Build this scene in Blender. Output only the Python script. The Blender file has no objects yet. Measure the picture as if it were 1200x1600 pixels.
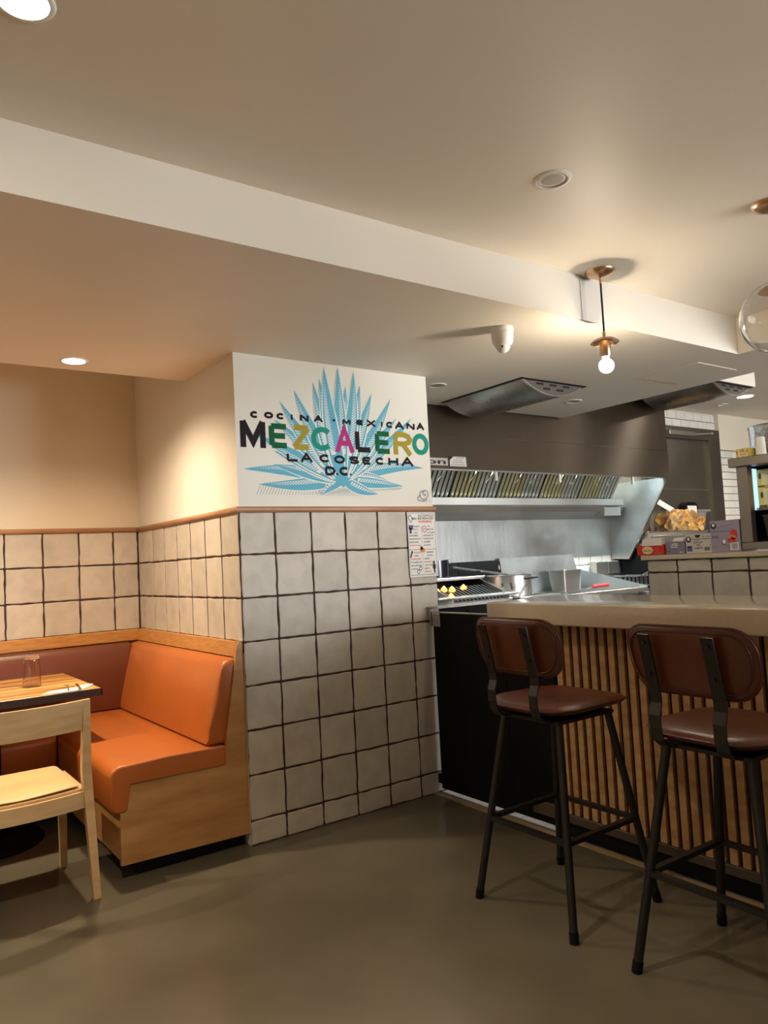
import bpy, bmesh, math, random
from mathutils import Vector, Matrix
random.seed(7)
S = bpy.context.scene
COL = S.collection
PI = math.pi

# ---------------------------------------------------------------- camera, world, exposure
def set_camera():
    f, yaw, pitch, roll, h = 1170.222, 0.6242666, 0.0644430, -0.0517002, 1.30812
    fwd = Vector((math.sin(yaw)*math.cos(pitch), math.cos(yaw)*math.cos(pitch), math.sin(pitch)))
    right = Vector((math.cos(yaw), -math.sin(yaw), 0.0))
    up = right.cross(fwd)
    r2 = math.cos(roll)*right + math.sin(roll)*up
    u2 = -math.sin(roll)*right + math.cos(roll)*up
    cam = bpy.data.cameras.new('camera')
    cam.sensor_fit = 'VERTICAL'; cam.sensor_height = 36.0; cam.sensor_width = 27.0
    cam.lens = 36.0*f/1600.0
    cam.clip_start = 0.03
    o = bpy.data.objects.new('camera', cam); COL.objects.link(o)
    m = Matrix((r2, u2, -fwd)).transposed().to_4x4()
    m.translation = (0, 0, h)
    o.matrix_world = m
    S.camera = o
set_camera()
w = bpy.data.worlds.new('world'); S.world = w; w.use_nodes = True
w.node_tree.nodes['Background'].inputs[0].default_value = (0.9, 0.85, 0.8, 1)
w.node_tree.nodes['Background'].inputs[1].default_value = 0.02
S.view_settings.view_transform = 'Standard'; S.view_settings.look = 'None'
S.view_settings.gamma = 1.0; S.view_settings.use_curve_mapping = False
S.view_settings.exposure = 0.42
try:
    S.cycles.max_bounces = 8; S.cycles.diffuse_bounces = 4; S.cycles.glossy_bounces = 4
    S.cycles.transmission_bounces = 8; S.cycles.transparent_max_bounces = 10
    S.cycles.sample_clamp_indirect = 4.0
    S.cycles.caustics_reflective = False; S.cycles.caustics_refractive = False
    S.cycles.use_denoising = True
except Exception:
    pass

# light levels (W) in one place
CAN_W = 150.0          # recessed ceiling cans
SOFFIT_CAN_W = 125.0   # can over the booth table
BULB_W = 42.0         # pendant bulbs
HOOD_W = 31.0         # lamps in the exhaust hood
WINDOW_W = 370.0      # daylight through the shop window behind the camera, right
DAY = (0.93, 0.97, 1.0)
WARM = (1.0, 0.78, 0.54); BULBC = (1.0, 0.86, 0.66); COOL = (0.80, 0.96, 1.0)

# ---------------------------------------------------------------- materials
def lin(c):
    return tuple((x/12.92 if x <= 0.04045 else ((x+0.055)/1.055)**2.4) for x in c)
def rgb(r, g, b): return lin((r/255, g/255, b/255)) + (1.0,)

def newmat(name):
    m = bpy.data.materials.new(name); m.use_nodes = True
    return m, m.node_tree.nodes, m.node_tree.links, m.node_tree.nodes['Principled BSDF']

def mat(name, col, rough=0.5, metal=0.0, var=0.0, scale=8.0, stretch=(1, 1, 1), bump=0.0, bscale=None,
        rand=0.0, coat=0.0, spec=0.5, col2=None, coords='Object', rvar=0.0, detail=4.0, trans=0.0, ior=1.45, sheen=0.0):
    m, n, l, b = newmat(name)
    b.inputs['Base Color'].default_value = col
    b.inputs['Roughness'].default_value = rough; b.inputs['Metallic'].default_value = metal
    b.inputs['Specular IOR Level'].default_value = spec
    b.inputs['Coat Weight'].default_value = coat; b.inputs['Coat Roughness'].default_value = 0.15
    b.inputs['Transmission Weight'].default_value = trans; b.inputs['IOR'].default_value = ior
    if var or bump or rand or col2 or rvar:
        tc = n.new('ShaderNodeTexCoord'); mp = n.new('ShaderNodeMapping'); mp.inputs['Scale'].default_value = stretch
        l.new(tc.outputs[coords], mp.inputs['Vector'])
        oi = n.new('ShaderNodeObjectInfo')
        mul = n.new('ShaderNodeMath'); mul.operation = 'MULTIPLY'; mul.inputs[1].default_value = 37.0
        l.new(oi.outputs['Random'], mul.inputs[0])
        nz = n.new('ShaderNodeTexNoise'); nz.noise_dimensions = '4D'
        nz.inputs['Scale'].default_value = scale; nz.inputs['Detail'].default_value = detail
        l.new(mp.outputs[0], nz.inputs['Vector']); l.new(mul.outputs[0], nz.inputs['W'])
        mx = n.new('ShaderNodeMix'); mx.data_type = 'RGBA'
        mx.inputs[6].default_value = col
        if col2: c2 = col2
        else: c2 = tuple(max(0, x*(1-var)) for x in col[:3]) + (1,)
        mx.inputs[7].default_value = c2
        rp = n.new('ShaderNodeValToRGB'); rp.color_ramp.elements[0].position = 0.35; rp.color_ramp.elements[1].position = 0.68
        l.new(nz.outputs[0], rp.inputs[0]); l.new(rp.outputs[0], mx.inputs[0])
        last = mx.outputs[2]
        if rand:
            hs = n.new('ShaderNodeHueSaturation')
            mr = n.new('ShaderNodeMapRange'); mr.inputs[3].default_value = 1-rand; mr.inputs[4].default_value = 1+rand*0.6
            l.new(oi.outputs['Random'], mr.inputs[0]); l.new(mr.outputs[0], hs.inputs['Value'])
            l.new(last, hs.inputs['Color']); last = hs.outputs[0]
        l.new(last, b.inputs['Base Color'])
        if rvar:
            mr2 = n.new('ShaderNodeMapRange'); mr2.inputs[3].default_value = max(0, rough-rvar); mr2.inputs[4].default_value = rough+rvar
            l.new(nz.outputs[0], mr2.inputs[0]); l.new(mr2.outputs[0], b.inputs['Roughness'])
        if bump:
            nb = n.new('ShaderNodeTexNoise'); nb.inputs['Scale'].default_value = bscale or scale*6; nb.inputs['Detail'].default_value = 3
            l.new(mp.outputs[0], nb.inputs['Vector'])
            bp = n.new('ShaderNodeBump'); bp.inputs['Strength'].default_value = bump; bp.inputs['Distance'].default_value = 0.01
            l.new(nb.outputs[0], bp.inputs['Height']); l.new(bp.outputs[0], b.inputs['Normal'])
    return m

def emit(name, col, strength):
    m, n, l, b = newmat(name)
    b.inputs['Base Color'].default_value = col + (1,)
    b.inputs['Emission Color'].default_value = col + (1,)
    b.inputs['Emission Strength'].default_value = strength
    return m

def steel(name, col, rough, brush=(2, 2, 160), strength=0.12, smear=0.35, aniso=0.0, rot=0.0):
    m, n, l, b = newmat(name)
    b.inputs['Metallic'].default_value = 1.0
    tc = n.new('ShaderNodeTexCoord'); mp = n.new('ShaderNodeMapping'); mp.inputs['Scale'].default_value = brush; mp.inputs['Rotation'].default_value = (0, rot, 0)
    l.new(tc.outputs['Object'], mp.inputs['Vector'])
    nz = n.new('ShaderNodeTexNoise'); nz.inputs['Scale'].default_value = 3.0; nz.inputs['Detail'].default_value = 6
    l.new(mp.outputs[0], nz.inputs['Vector'])
    sm = n.new('ShaderNodeTexNoise'); sm.inputs['Scale'].default_value = 2.6; sm.inputs['Detail'].default_value = 5
    l.new(tc.outputs['Object'], sm.inputs['Vector'])
    mr = n.new('ShaderNodeMapRange'); mr.inputs[3].default_value = rough*(1-smear); mr.inputs[4].default_value = rough*(1+smear)
    l.new(sm.outputs[0], mr.inputs[0]); l.new(mr.outputs[0], b.inputs['Roughness'])
    mx = n.new('ShaderNodeMix'); mx.data_type = 'RGBA'
    mx.inputs[6].default_value = tuple(x*0.86 for x in col[:3])+(1,); mx.inputs[7].default_value = col
    l.new(nz.outputs[0], mx.inputs[0]); l.new(mx.outputs[2], b.inputs['Base Color'])
    bp = n.new('ShaderNodeBump'); bp.inputs['Strength'].default_value = strength; bp.inputs['Distance'].default_value = 0.004
    l.new(nz.outputs[0], bp.inputs['Height']); l.new(bp.outputs[0], b.inputs['Normal'])
    if aniso:
        b.inputs['Anisotropic'].default_value = aniso
        tg = n.new('ShaderNodeTangent'); tg.direction_type = 'RADIAL'; tg.axis = 'Z'
        b.inputs['Anisotropic Rotation'].default_value = 0.25
        l.new(tg.outputs[0], b.inputs['Tangent'])
    return m

def tile_mat(name, col, dirt, amount=0.05):
    m, n, l, b = newmat(name)
    b.inputs['Roughness'].default_value = 0.52; b.inputs['Specular IOR Level'].default_value = 0.35
    tc = n.new('ShaderNodeTexCoord'); oi = n.new('ShaderNodeObjectInfo')
    sx = n.new('ShaderNodeSeparateXYZ'); l.new(tc.outputs['Generated'], sx.inputs[0])
    def edge(o):
        a = n.new('ShaderNodeMath'); a.operation = 'SUBTRACT'; a.inputs[1].default_value = 0.5; l.new(o, a.inputs[0])
        c = n.new('ShaderNodeMath'); c.operation = 'ABSOLUTE'; l.new(a.outputs[0], c.inputs[0]); return c.outputs[0]
    mxm = n.new('ShaderNodeMath'); mxm.operation = 'MAXIMUM'
    l.new(edge(sx.outputs[0]), mxm.inputs[0]); l.new(edge(sx.outputs[2]), mxm.inputs[1])
    mul = n.new('ShaderNodeMath'); mul.operation = 'MULTIPLY'; mul.inputs[1].default_value = 53.0; l.new(oi.outputs['Random'], mul.inputs[0])
    nz = n.new('ShaderNodeTexNoise'); nz.noise_dimensions = '4D'; nz.inputs['Scale'].default_value = 7; nz.inputs['Detail'].default_value = 6
    l.new(tc.outputs['Generated'], nz.inputs['Vector']); l.new(mul.outputs[0], nz.inputs['W'])
    ad = n.new('ShaderNodeMath'); ad.operation = 'MULTIPLY_ADD'; ad.inputs[1].default_value = amount*2.4; l.new(nz.outputs[0], ad.inputs[0]); l.new(mxm.outputs[0], ad.inputs[2])
    rp = n.new('ShaderNodeValToRGB'); rp.color_ramp.elements[0].position = 0.555; rp.color_ramp.elements[1].position = 0.572
    l.new(ad.outputs[0], rp.inputs[0])
    n2 = n.new('ShaderNodeTexNoise'); n2.noise_dimensions = '4D'; n2.inputs['Scale'].default_value = 2.2; n2.inputs['Detail'].default_value = 5
    l.new(tc.outputs['Generated'], n2.inputs['Vector']); l.new(mul.outputs[0], n2.inputs['W'])
    m1 = n.new('ShaderNodeMix'); m1.data_type = 'RGBA'; m1.inputs[6].default_value = col
    m1.inputs[7].default_value = tuple(x*0.80 for x in col[:3])+(1,)
    r1 = n.new('ShaderNodeValToRGB'); r1.color_ramp.elements[0].position = 0.4; r1.color_ramp.elements[1].position = 0.75
    l.new(n2.outputs[0], r1.inputs[0]); l.new(r1.outputs[0], m1.inputs[0])
    hs = n.new('ShaderNodeHueSaturation'); mr = n.new('ShaderNodeMapRange'); mr.inputs[3].default_value = 0.9; mr.inputs[4].default_value = 1.05
    l.new(oi.outputs['Random'], mr.inputs[0]); l.new(mr.outputs[0], hs.inputs['Value']); l.new(m1.outputs[2], hs.inputs['Color'])
    m2 = n.new('ShaderNodeMix'); m2.data_type = 'RGBA'; m2.inputs[7].default_value = dirt
    l.new(hs.outputs[0], m2.inputs[6]); l.new(rp.outputs[0], m2.inputs[0]); l.new(m2.outputs[2], b.inputs['Base Color'])
    bp = n.new('ShaderNodeBump'); bp.inputs['Strength'].default_value = 0.25; bp.inputs['Distance'].default_value = 0.006
    l.new(n2.outputs[0], bp.inputs['Height']); l.new(bp.outputs[0], b.inputs['Normal'])
    return m

def wood(name, c1, c2, rough=0.45, scale=3.0, stretch=(1, 1, 8), rand=0.0, coat=0.0, bump=0.03):
    return mat(name, c1, rough, scale=scale, stretch=stretch, col2=c2, rand=rand, coat=coat, bump=bump, bscale=scale*4, detail=7)

M = {}
M['paint'] = mat('white_wall_paint', rgb(226, 222, 212), 0.55, var=0.03, scale=1.5, bump=0.02, bscale=60)
M['ceil'] = mat('satin_ceiling_paint', rgb(236, 226, 210), 0.5, var=0.04, scale=0.8, bump=0.03, bscale=3)
M['cream'] = mat('cream_wall_paint', rgb(226, 214, 192), 0.5, var=0.03, scale=1.2)
M['umber'] = mat('dark_umber_paint', rgb(112, 98, 84), 0.6, var=0.05, scale=2)
M['plate'] = mat('dull_grey_plate', rgb(96, 88, 80), 0.45, 0.4)
M['floor'] = mat('sealed_concrete', rgb(95, 90, 76), 0.21, scale=1.3, col2=rgb(74, 69, 57), rvar=0.06, detail=9, bump=0.010, bscale=10)
M['grout'] = mat('dark_brown_grout', rgb(72, 48, 40), 0.9, var=0.35, scale=14)
M['greygrout'] = mat('grey_grout', rgb(92, 84, 76), 0.9)
M['tile'] = tile_mat('handmade_cream_tile', rgb(200, 192, 180), rgb(70, 47, 38), 0.041)
M['subway'] = mat('white_subway_tile', rgb(224, 218, 208), 0.25, var=0.05, scale=3, rand=0.06)
M['kfloor'] = mat('pale_kitchen_floor_tile', rgb(240, 226, 222), 0.4, var=0.06, scale=5, rand=0.05)
M['railwood'] = wood('chair_rail_oak', rgb(184, 138, 102), rgb(158, 112, 80), 0.4, 4, (1, 1, 6))
M['benchwood'] = wood('honey_plywood', rgb(192, 145, 94), rgb(164, 116, 70), 0.42, 3.0, (1.2, 1.2, 5))
M['trimwood'] = wood('honey_trim', rgb(202, 146, 84), rgb(176, 122, 66), 0.35, 4.0, (3, 3, 22))
M['leather'] = mat('tan_orange_vinyl', rgb(180, 100, 44), 0.36, var=0.12, scale=3.5, bump=0.06, bscale=220, rvar=0.05)
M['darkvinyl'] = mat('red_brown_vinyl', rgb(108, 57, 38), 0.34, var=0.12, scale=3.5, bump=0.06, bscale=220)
M['stoolleather'] = mat('chestnut_leather', rgb(94, 48, 30), 0.30, var=0.25, scale=6, bump=0.10, bscale=150, rvar=0.07)
M['stitch'] = mat('leather_piping', rgb(70, 30, 20), 0.4)
M['thread'] = mat('pale_thread', rgb(196, 170, 150), 0.7)
M['blackmetal'] = mat('black_powder_coat', rgb(18, 17, 16), 0.42, var=0.2, scale=9)
M['black'] = mat('matt_black_panel', rgb(8, 7, 7), 0.6, spec=0.2)
M['blackkick'] = mat('black_kick_board', rgb(11, 12, 17), 0.5, spec=0.3)
M['beech'] = wood('pale_beech', rgb(208, 176, 132), rgb(188, 154, 110), 0.45, 3.0, (2, 2, 10))
M['seatpad'] = mat('pale_tan_seat_pad', rgb(214, 180, 128), 0.5, var=0.06, scale=6)
M['edge'] = mat('dark_table_edge', rgb(52, 34, 26), 0.45, var=0.2, scale=8)
M['quartz'] = mat('beige_quartz', rgb(206, 192, 168), 0.12, var=0.06, scale=60, coat=0.3)
M['slat'] = wood('slat_oak', rgb(190, 152, 106), rgb(164, 124, 80), 0.5, 3.0, (4, 4, 9), rand=0.14)
M['slatback'] = mat('dark_red_brown_backing', rgb(60, 28, 18), 0.6)
M['barbase'] = mat('bar_base_board', rgb(74, 64, 52), 0.5, var=0.2, scale=5)
M['steel'] = steel('brushed_steel', (0.60, 0.58, 0.55, 1), 0.32)
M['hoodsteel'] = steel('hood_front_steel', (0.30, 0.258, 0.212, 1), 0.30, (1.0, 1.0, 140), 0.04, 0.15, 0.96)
M['backsteel'] = steel('wiped_backsplash_steel', (0.48, 0.50, 0.495, 1), 0.40, (10, 10, 2.2), 0.25, 0.65, rot=0.7)
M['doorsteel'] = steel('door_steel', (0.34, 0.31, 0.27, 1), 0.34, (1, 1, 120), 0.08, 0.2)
M['filter'] = steel('filter_steel', (0.62, 0.60, 0.55, 1), 0.34, (3, 3, 30), 0.1, 0.3)
M['filterb'] = steel('greasy_brass_toned_filter_steel', (0.60, 0.53, 0.33, 1), 0.36, (3, 3, 30), 0.1, 0.3)  # yellowish reflection put into the steel colour of some baffles
M['ventsteel'] = steel('air_curtain_steel', (0.25, 0.245, 0.22, 1), 0.28, (160, 1, 160), 0.10, 0.25)
M['alu'] = steel('dented_foil_aluminium', (0.72, 0.72, 0.72, 1), 0.28, (14, 14, 14), 0.9, 0.3)
M['copper'] = steel('brushed_copper_brass', (0.72, 0.47, 0.30, 1), 0.28, (2, 2, 160), 0.10, 0.2)
M['chrome'] = mat('bright_chrome', (0.8, 0.8, 0.8, 1), 0.12, 1.0)
M['iron'] = mat('cast_iron', rgb(30, 29, 28), 0.55, var=0.3, scale=20)
M['enamel'] = mat('dark_blue_enamel', rgb(9, 12, 26), 0.18, coat=0.5)
M['griddle'] = mat('seasoned_griddle_plate', rgb(120, 112, 100), 0.32, 0.8, scale=9, col2=rgb(84, 66, 48))
M['whiteplastic'] = mat('white_plastic', rgb(236, 232, 224), 0.35)
M['clear'] = mat('clear_plastic', rgb(245, 242, 236), 0.12); M['clear'].node_tree.nodes['Principled BSDF'].inputs['Alpha'].default_value = 0.08
M['smoke'] = mat('smoky_glass', rgb(246, 240, 236), 0.02, trans=1.0, ior=1.45)
M['glass'] = mat('clear_globe_glass', (1, 1, 1, 1), 0.0, trans=1.0, ior=1.35)
M['chip'] = mat('corn_chip', rgb(240, 182, 44), 0.6, var=0.22, scale=14, rand=0.18)
M['red'] = mat('red_carton', rgb(206, 48, 34), 0.4)
M['lilac'] = mat('lilac_grey_carton', rgb(158, 150, 172), 0.5, var=0.08, scale=4)
M['lilac2'] = mat('deep_lilac_carton', rgb(132, 126, 148), 0.5, var=0.08, scale=4)
M['carton'] = mat('pale_grey_carton', rgb(206, 200, 194), 0.5)
M['yellow'] = mat('yellow_carton', rgb(226, 186, 76), 0.5)
M['paper'] = mat('white_paper', rgb(238, 234, 228), 0.7)
M['napkin'] = mat('white_napkin', rgb(240, 234, 226), 0.8, bump=0.1, bscale=120)
M['ink'] = mat('black_ink', rgb(32, 28, 32), 0.5)
M['greyink'] = mat('grey_ink', rgb(120, 116, 116), 0.6)
M['redink'] = mat('red_ink', rgb(206, 62, 70), 0.6)
M['whiteink'] = mat('white_ink', rgb(240, 238, 236), 0.6)
M['orangeink'] = mat('orange_ink', rgb(226, 130, 50), 0.6)
M['brownink'] = mat('brown_ink', rgb(92, 52, 22), 0.6)
M['purpleink'] = mat('violet_ink', rgb(96, 92, 150), 0.6)
M['paleyellow'] = mat('pale_yellow_ink', rgb(238, 218, 160), 0.6)
M['blackpaint'] = mat('black_wall_paint', rgb(34, 30, 34), 0.75, spec=0.2)
M['greenpaint'] = mat('dark_green_wall_paint', rgb(22, 92, 58), 0.75, spec=0.2)
M['olivepaint'] = mat('mustard_wall_paint', rgb(162, 146, 56), 0.75, spec=0.2)
M['tealpaint'] = mat('teal_wall_paint', rgb(34, 142, 122), 0.75, spec=0.2)
M['pinkpaint'] = mat('magenta_wall_paint', rgb(178, 54, 122), 0.75, spec=0.2)
M['bluepaint'] = mat('sky_blue_wall_paint', rgb(104, 178, 204), 0.75, spec=0.2, var=0.06, scale=12)
M['whitepaint2'] = mat('white_mural_paint', rgb(230, 228, 220), 0.75, spec=0.2)
M['greypaint'] = mat('grey_wall_paint', rgb(158, 158, 164), 0.75, spec=0.2)
M['hatchpaint'] = mat('blue_grey_hatch_paint', rgb(120, 150, 160), 0.75, spec=0.2)
M['can_on'] = emit('lit_can_lens', (1.0, 0.90, 0.74), 30.0)
M['can_on_k'] = emit('lit_kitchen_can_lens', (1.0, 0.92, 0.80), 40.0)
M['bulb'] = emit('lit_bulb', (1.0, 0.86, 0.66), 14.0)
M['hoodlamp'] = emit('hood_lamp_lens', (0.85, 0.97, 1.0), 6.0)
M['led'] = emit('blue_white_light_strip', (0.42, 0.70, 1.0), 0.85)
M['flame'] = emit('orange_flame', (1.0, 0.36, 0.05), 2.8)
M['darkcan'] = mat('unlit_can_reflector', rgb(150, 138, 124), 0.4)
M['shadowgap'] = mat('dark_recess', rgb(24, 22, 20), 0.8)
M['tanstrip'] = mat('tan_metal_threshold', rgb(150, 130, 96), 0.4)
M['foodtray'] = mat('brown_fried_chips', rgb(150, 92, 40), 0.6, var=0.4, scale=30)
M['handle'] = mat('red_handle', rgb(214, 60, 66), 0.4)
M['darktub'] = mat('dark_grey_tub', rgb(74, 68, 62), 0.4)

def table_mat():
    m, n, l, b = newmat('striped_butcher_block')
    b.inputs['Roughness'].default_value = 0.3; b.inputs['Coat Weight'].default_value = 0.25
    tc = n.new('ShaderNodeTexCoord'); mp = n.new('ShaderNodeMapping'); mp.inputs['Scale'].default_value = (1.0, 34, 1)
    l.new(tc.outputs['Object'], mp.inputs['Vector'])
    nz = n.new('ShaderNodeTexNoise'); nz.inputs['Scale'].default_value = 1.0; nz.inputs['Detail'].default_value = 3
    l.new(mp.outputs[0], nz.inputs['Vector'])
    rp = n.new('ShaderNodeValToRGB'); e = rp.color_ramp.elements
    e[0].position = 0.40; e[0].color = rgb(104, 58, 24); e[1].position = 0.60; e[1].color = rgb(240, 190, 112)
    x = e.new(0.5); x.color = rgb(196, 134, 66)
    l.new(nz.outputs[0], rp.inputs[0]); l.new(rp.outputs[0], b.inputs['Base Color'])
    return m
M['tabletop'] = table_mat()

# ---------------------------------------------------------------- mesh helpers
class MB:
    def __init__(s): s.v = []; s.f = []; s.m = []
    def add(s, vs, fs, mi=0):
        k = len(s.v); s.v += [tuple(x) for x in vs]
        for f in fs: s.f.append([i+k for i in f]); s.m.append(mi)
        return s
    def box(s, x0, x1, y0, y1, z0, z1, bev=0.0, seg=2, mi=0):
        bm = bmesh.new(); bmesh.ops.create_cube(bm, size=1)
        for q in bm.verts:
            q.co = Vector(((x0+x1)/2+q.co.x*(x1-x0), (y0+y1)/2+q.co.y*(y1-y0), (z0+z1)/2+q.co.z*(z1-z0)))
        if bev: bmesh.ops.bevel(bm, geom=list(bm.edges), offset=bev, segments=seg, profile=0.5, affect='EDGES')
        s.bm(bm, mi); bm.free(); return s
    def bm(s, bm, mi=0):
        bm.verts.index_update()
        s.add([q.co for q in bm.verts], [[q.index for q in f.verts] for f in bm.faces], mi)
    def prism(s, pts, axis, a, b, mi=0):
        def P(p, t):
            if axis == 'x': return (t, p[0], p[1])
            if axis == 'y': return (p[0], t, p[1])
            return (p[0], p[1], t)
        n = len(pts); vs = [P(p, a) for p in pts]+[P(p, b) for p in pts]
        fs = [list(range(n))[::-1], list(range(n, 2*n))]+[[i, (i+1) % n, n+(i+1) % n, n+i] for i in range(n)]
        return s.add(vs, fs, mi)
    def hexa(s, p, mi=0):   # 8 corner points: bottom 4 then top 4
        return s.add(p, [[3, 2, 1, 0], [4, 5, 6, 7], [0, 1, 5, 4], [1, 2, 6, 5], [2, 3, 7, 6], [3, 0, 4, 7]], mi)
    def bar(s, p0, p1, w0, d0, w1=None, d1=None, side=None, mi=0):
        p0, p1 = Vector(p0), Vector(p1); w1 = w0 if w1 is None else w1; d1 = d0 if d1 is None else d1
        t = (p1-p0).normalized(); sd = Vector(side) if side else (Vector((1, 0, 0)) if abs(t.x) < 0.9 else Vector((0, 1, 0)))
        a = (sd - t*sd.dot(t)).normalized(); c = t.cross(a)
        q = []
        for p, w, d in ((p0, w0, d0), (p1, w1, d1)):
            q += [p-a*w/2-c*d/2, p+a*w/2-c*d/2, p+a*w/2+c*d/2, p-a*w/2+c*d/2]
        return s.hexa(q, mi)
    def tube(s, pts, r, n=10, mi=0, closed=False, r1=None):
        pts = [Vector(p) for p in pts]; N = len(pts); rings = []; up = Vector((0, 0, 1))
        prev = None
        for i, p in enumerate(pts):
            if closed: t = pts[(i+1) % N]-pts[i-1]
            else: t = pts[min(i+1, N-1)]-pts[max(i-1, 0)]
            t.normalize()
            if prev is None:
                ref = up if abs(t.z) < 0.9 else Vector((1, 0, 0)); a = (ref-t*ref.dot(t)).normalized()
            else: a = (prev-t*prev.dot(t)).normalized()
            prev = a; c = t.cross(a); rr = r if r1 is None else r+(r1-r)*i/(N-1)
            rings.append([p+(a*math.cos(2*PI*k/n)+c*math.sin(2*PI*k/n))*rr for k in range(n)])
        vs = [q for R in rings for q in R]; fs = []
        for i in range(N if closed else N-1):
            j = (i+1) % N
            for k in range(n): fs.append([i*n+k, i*n+(k+1) % n, j*n+(k+1) % n, j*n+k])
        if not closed: fs += [list(range(n))[::-1], [(N-1)*n+k for k in range(n)]]
        return s.add(vs, fs, mi)
    def lathe(s, prof, n=32, c=(0, 0, 0), mi=0, cap=True):
        vs = []; fs = []
        for r, z in prof:
            for k in range(n): vs.append((c[0]+r*math.cos(2*PI*k/n), c[1]+r*math.sin(2*PI*k/n), c[2]+z))
        for i in range(len(prof)-1):
            for k in range(n): fs.append([i*n+k, i*n+(k+1) % n, (i+1)*n+(k+1) % n, (i+1)*n+k])
        if cap: fs += [list(range(n))[::-1], [(len(prof)-1)*n+k for k in range(n)]]
        return s.add(vs, fs, mi)
    def build(s, name, mats, parent=None, loc=(0, 0, 0), smooth=None, rotz=0.0):
        me = bpy.data.meshes.new(name); me.from_pydata(s.v, [], s.f)
        if not isinstance(mats, (list, tuple)): mats = [mats]
        for x in mats: me.materials.append(x)
        if len(mats) > 1: me.polygons.foreach_set('material_index', s.m)
        bm = bmesh.new(); bm.from_mesh(me); bmesh.ops.recalc_face_normals(bm, faces=bm.faces); bm.to_mesh(me); bm.free()
        if smooth is not None:
            me.polygons.foreach_set('use_smooth', [True]*len(me.polygons))
            me.set_sharp_from_angle(angle=math.radians(smooth))
        me.update()
        o = bpy.data.objects.new(name, me); COL.objects.link(o)
        o.location = loc; o.rotation_euler = (0, 0, rotz)
        if parent: o.parent = parent
        return o

def thing(name, label, cat, loc=(0, 0, 0), rotz=0.0, group=None):
    o = bpy.data.objects.new(name, None); COL.objects.link(o); o.empty_display_size = 0.05
    o.location = loc; o.rotation_euler = (0, 0, rotz)
    o['label'] = label; o['category'] = cat
    if group: o['group'] = group
    return o
def tag(o, label, cat, group=None, kind=None):
    o['label'] = label; o['category'] = cat
    if group: o['group'] = group
    if kind: o['kind'] = kind
    return o
def struct(o, label, cat): return tag(o, label, cat, None, 'structure')
def copy_tree(o, parent=None):
    c = o.copy(); COL.objects.link(c)
    if parent: c.parent = parent
    for ch in list(o.children): copy_tree(ch, c)
    return c
def light(name, kind, energy, col, parent, loc, **kw):
    L = bpy.data.lights.new(name, kind); L.energy = energy; L.color = col
    for k, v in kw.items(): setattr(L, k, v)
    o = bpy.data.objects.new(name, L); COL.objects.link(o); o.location = loc
    if parent: o.parent = parent
    return o

_glyph = {}
def glyphs(txt, off=0.0):
    key = (txt, off)
    if key not in _glyph:
        cu = bpy.data.curves.new('g', 'FONT'); cu.body = txt; cu.offset = off; cu.resolution_u = 3; cu.fill_mode = 'FRONT'
        o = bpy.data.objects.new('g', cu); COL.objects.link(o)
        dg = bpy.context.evaluated_depsgraph_get(); me = bpy.data.meshes.new_from_object(o.evaluated_get(dg))
        vs = [(q.co.x, q.co.y) for q in me.vertices]; fs = [list(p.vertices) for p in me.polygons]
        bpy.data.objects.remove(o); bpy.data.curves.remove(cu); bpy.data.meshes.remove(me)
        _glyph[key] = (vs, fs)
    return _glyph[key]
def text_into(mb, txt, box, fn, off=0.0, mi=0, keep=False):
    """fit the text into box (u0,v0,u1,v1); fn(u,v) gives the 3D point on the printed surface"""
    vs, fs = glyphs(txt, off)
    if not vs: return
    x0 = min(v[0] for v in vs); x1 = max(v[0] for v in vs); y0 = min(v[1] for v in vs); y1 = max(v[1] for v in vs)
    su = (box[2]-box[0])/max(1e-6, x1-x0); sv = (box[3]-box[1])/max(1e-6, y1-y0)
    if keep: su = min(su, sv)
    mb.add([fn(box[0]+(x-x0)*su, box[1]+(y-y0)*sv) for x, y in vs], fs, mi)
def quad(mb, u0, v0, u1, v1, fn, mi=0): mb.add([fn(u0, v0), fn(u1, v0), fn(u1, v1), fn(u0, v1)], [[0, 1, 2, 3]], mi)
def disc(mb, u, v, ru, rv, fn, mi=0, n=20): mb.add([fn(u+ru*math.cos(2*PI*k/n), v+rv*math.sin(2*PI*k/n)) for k in range(n)], [list(range(n))], mi)
def stroke(mb, pts, wd, fn, mi=0):
    for (a, b), (c, d) in zip(pts[:-1], pts[1:]):
        L = math.hypot(c-a, d-b) or 1; nx, ny = -(d-b)/L*wd/2, (c-a)/L*wd/2
        mb.add([fn(a+nx, b+ny), fn(a-nx, b-ny), fn(c-nx, d-ny), fn(c+nx, d+ny)], [[0, 1, 2, 3]], mi)

def rrect(w, h, r, n=6):
    r = min(r, w/2-1e-4, h/2-1e-4); pts = []
    for cx, cy, a0 in ((w/2-r, h/2-r, 0), (-w/2+r, h/2-r, 90), (-w/2+r, -h/2+r, 180), (w/2-r, -h/2+r, 270)):
        for k in range(n+1):
            a = math.radians(a0+90*k/n); pts.append((cx+r*math.cos(a), cy+r*math.sin(a)))
    return pts
def pad(outline, thick, fn, crown=1.0, rings=(0.0, 0.35, 0.65, 0.85, 0.95, 1.0)):
    """cushion: outline in (u,v), fn(u,v,t) to 3D, t from -thick/2 to thick/2; rounded rim"""
    mb = MB(); N = len(outline); vs = []; fs = []
    prof = [(1.0, 0.0)]
    top = [(s, (max(0.0, 1-s**5))**0.5) for s in rings[::-1]]
    for side in (1, -1):
        base = len(vs)
        for s, t in top:
            for (u, v) in outline: vs.append(fn(u*s, v*s, side*thick/2*t*(crown if side > 0 else 1)))
        for i in range(len(top)-1):
            for k in range(N): fs.append([base+i*N+k, base+i*N+(k+1) % N, base+(i+1)*N+(k+1) % N, base+(i+1)*N+k])
    mb.add(vs, fs)
    return mb

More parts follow.
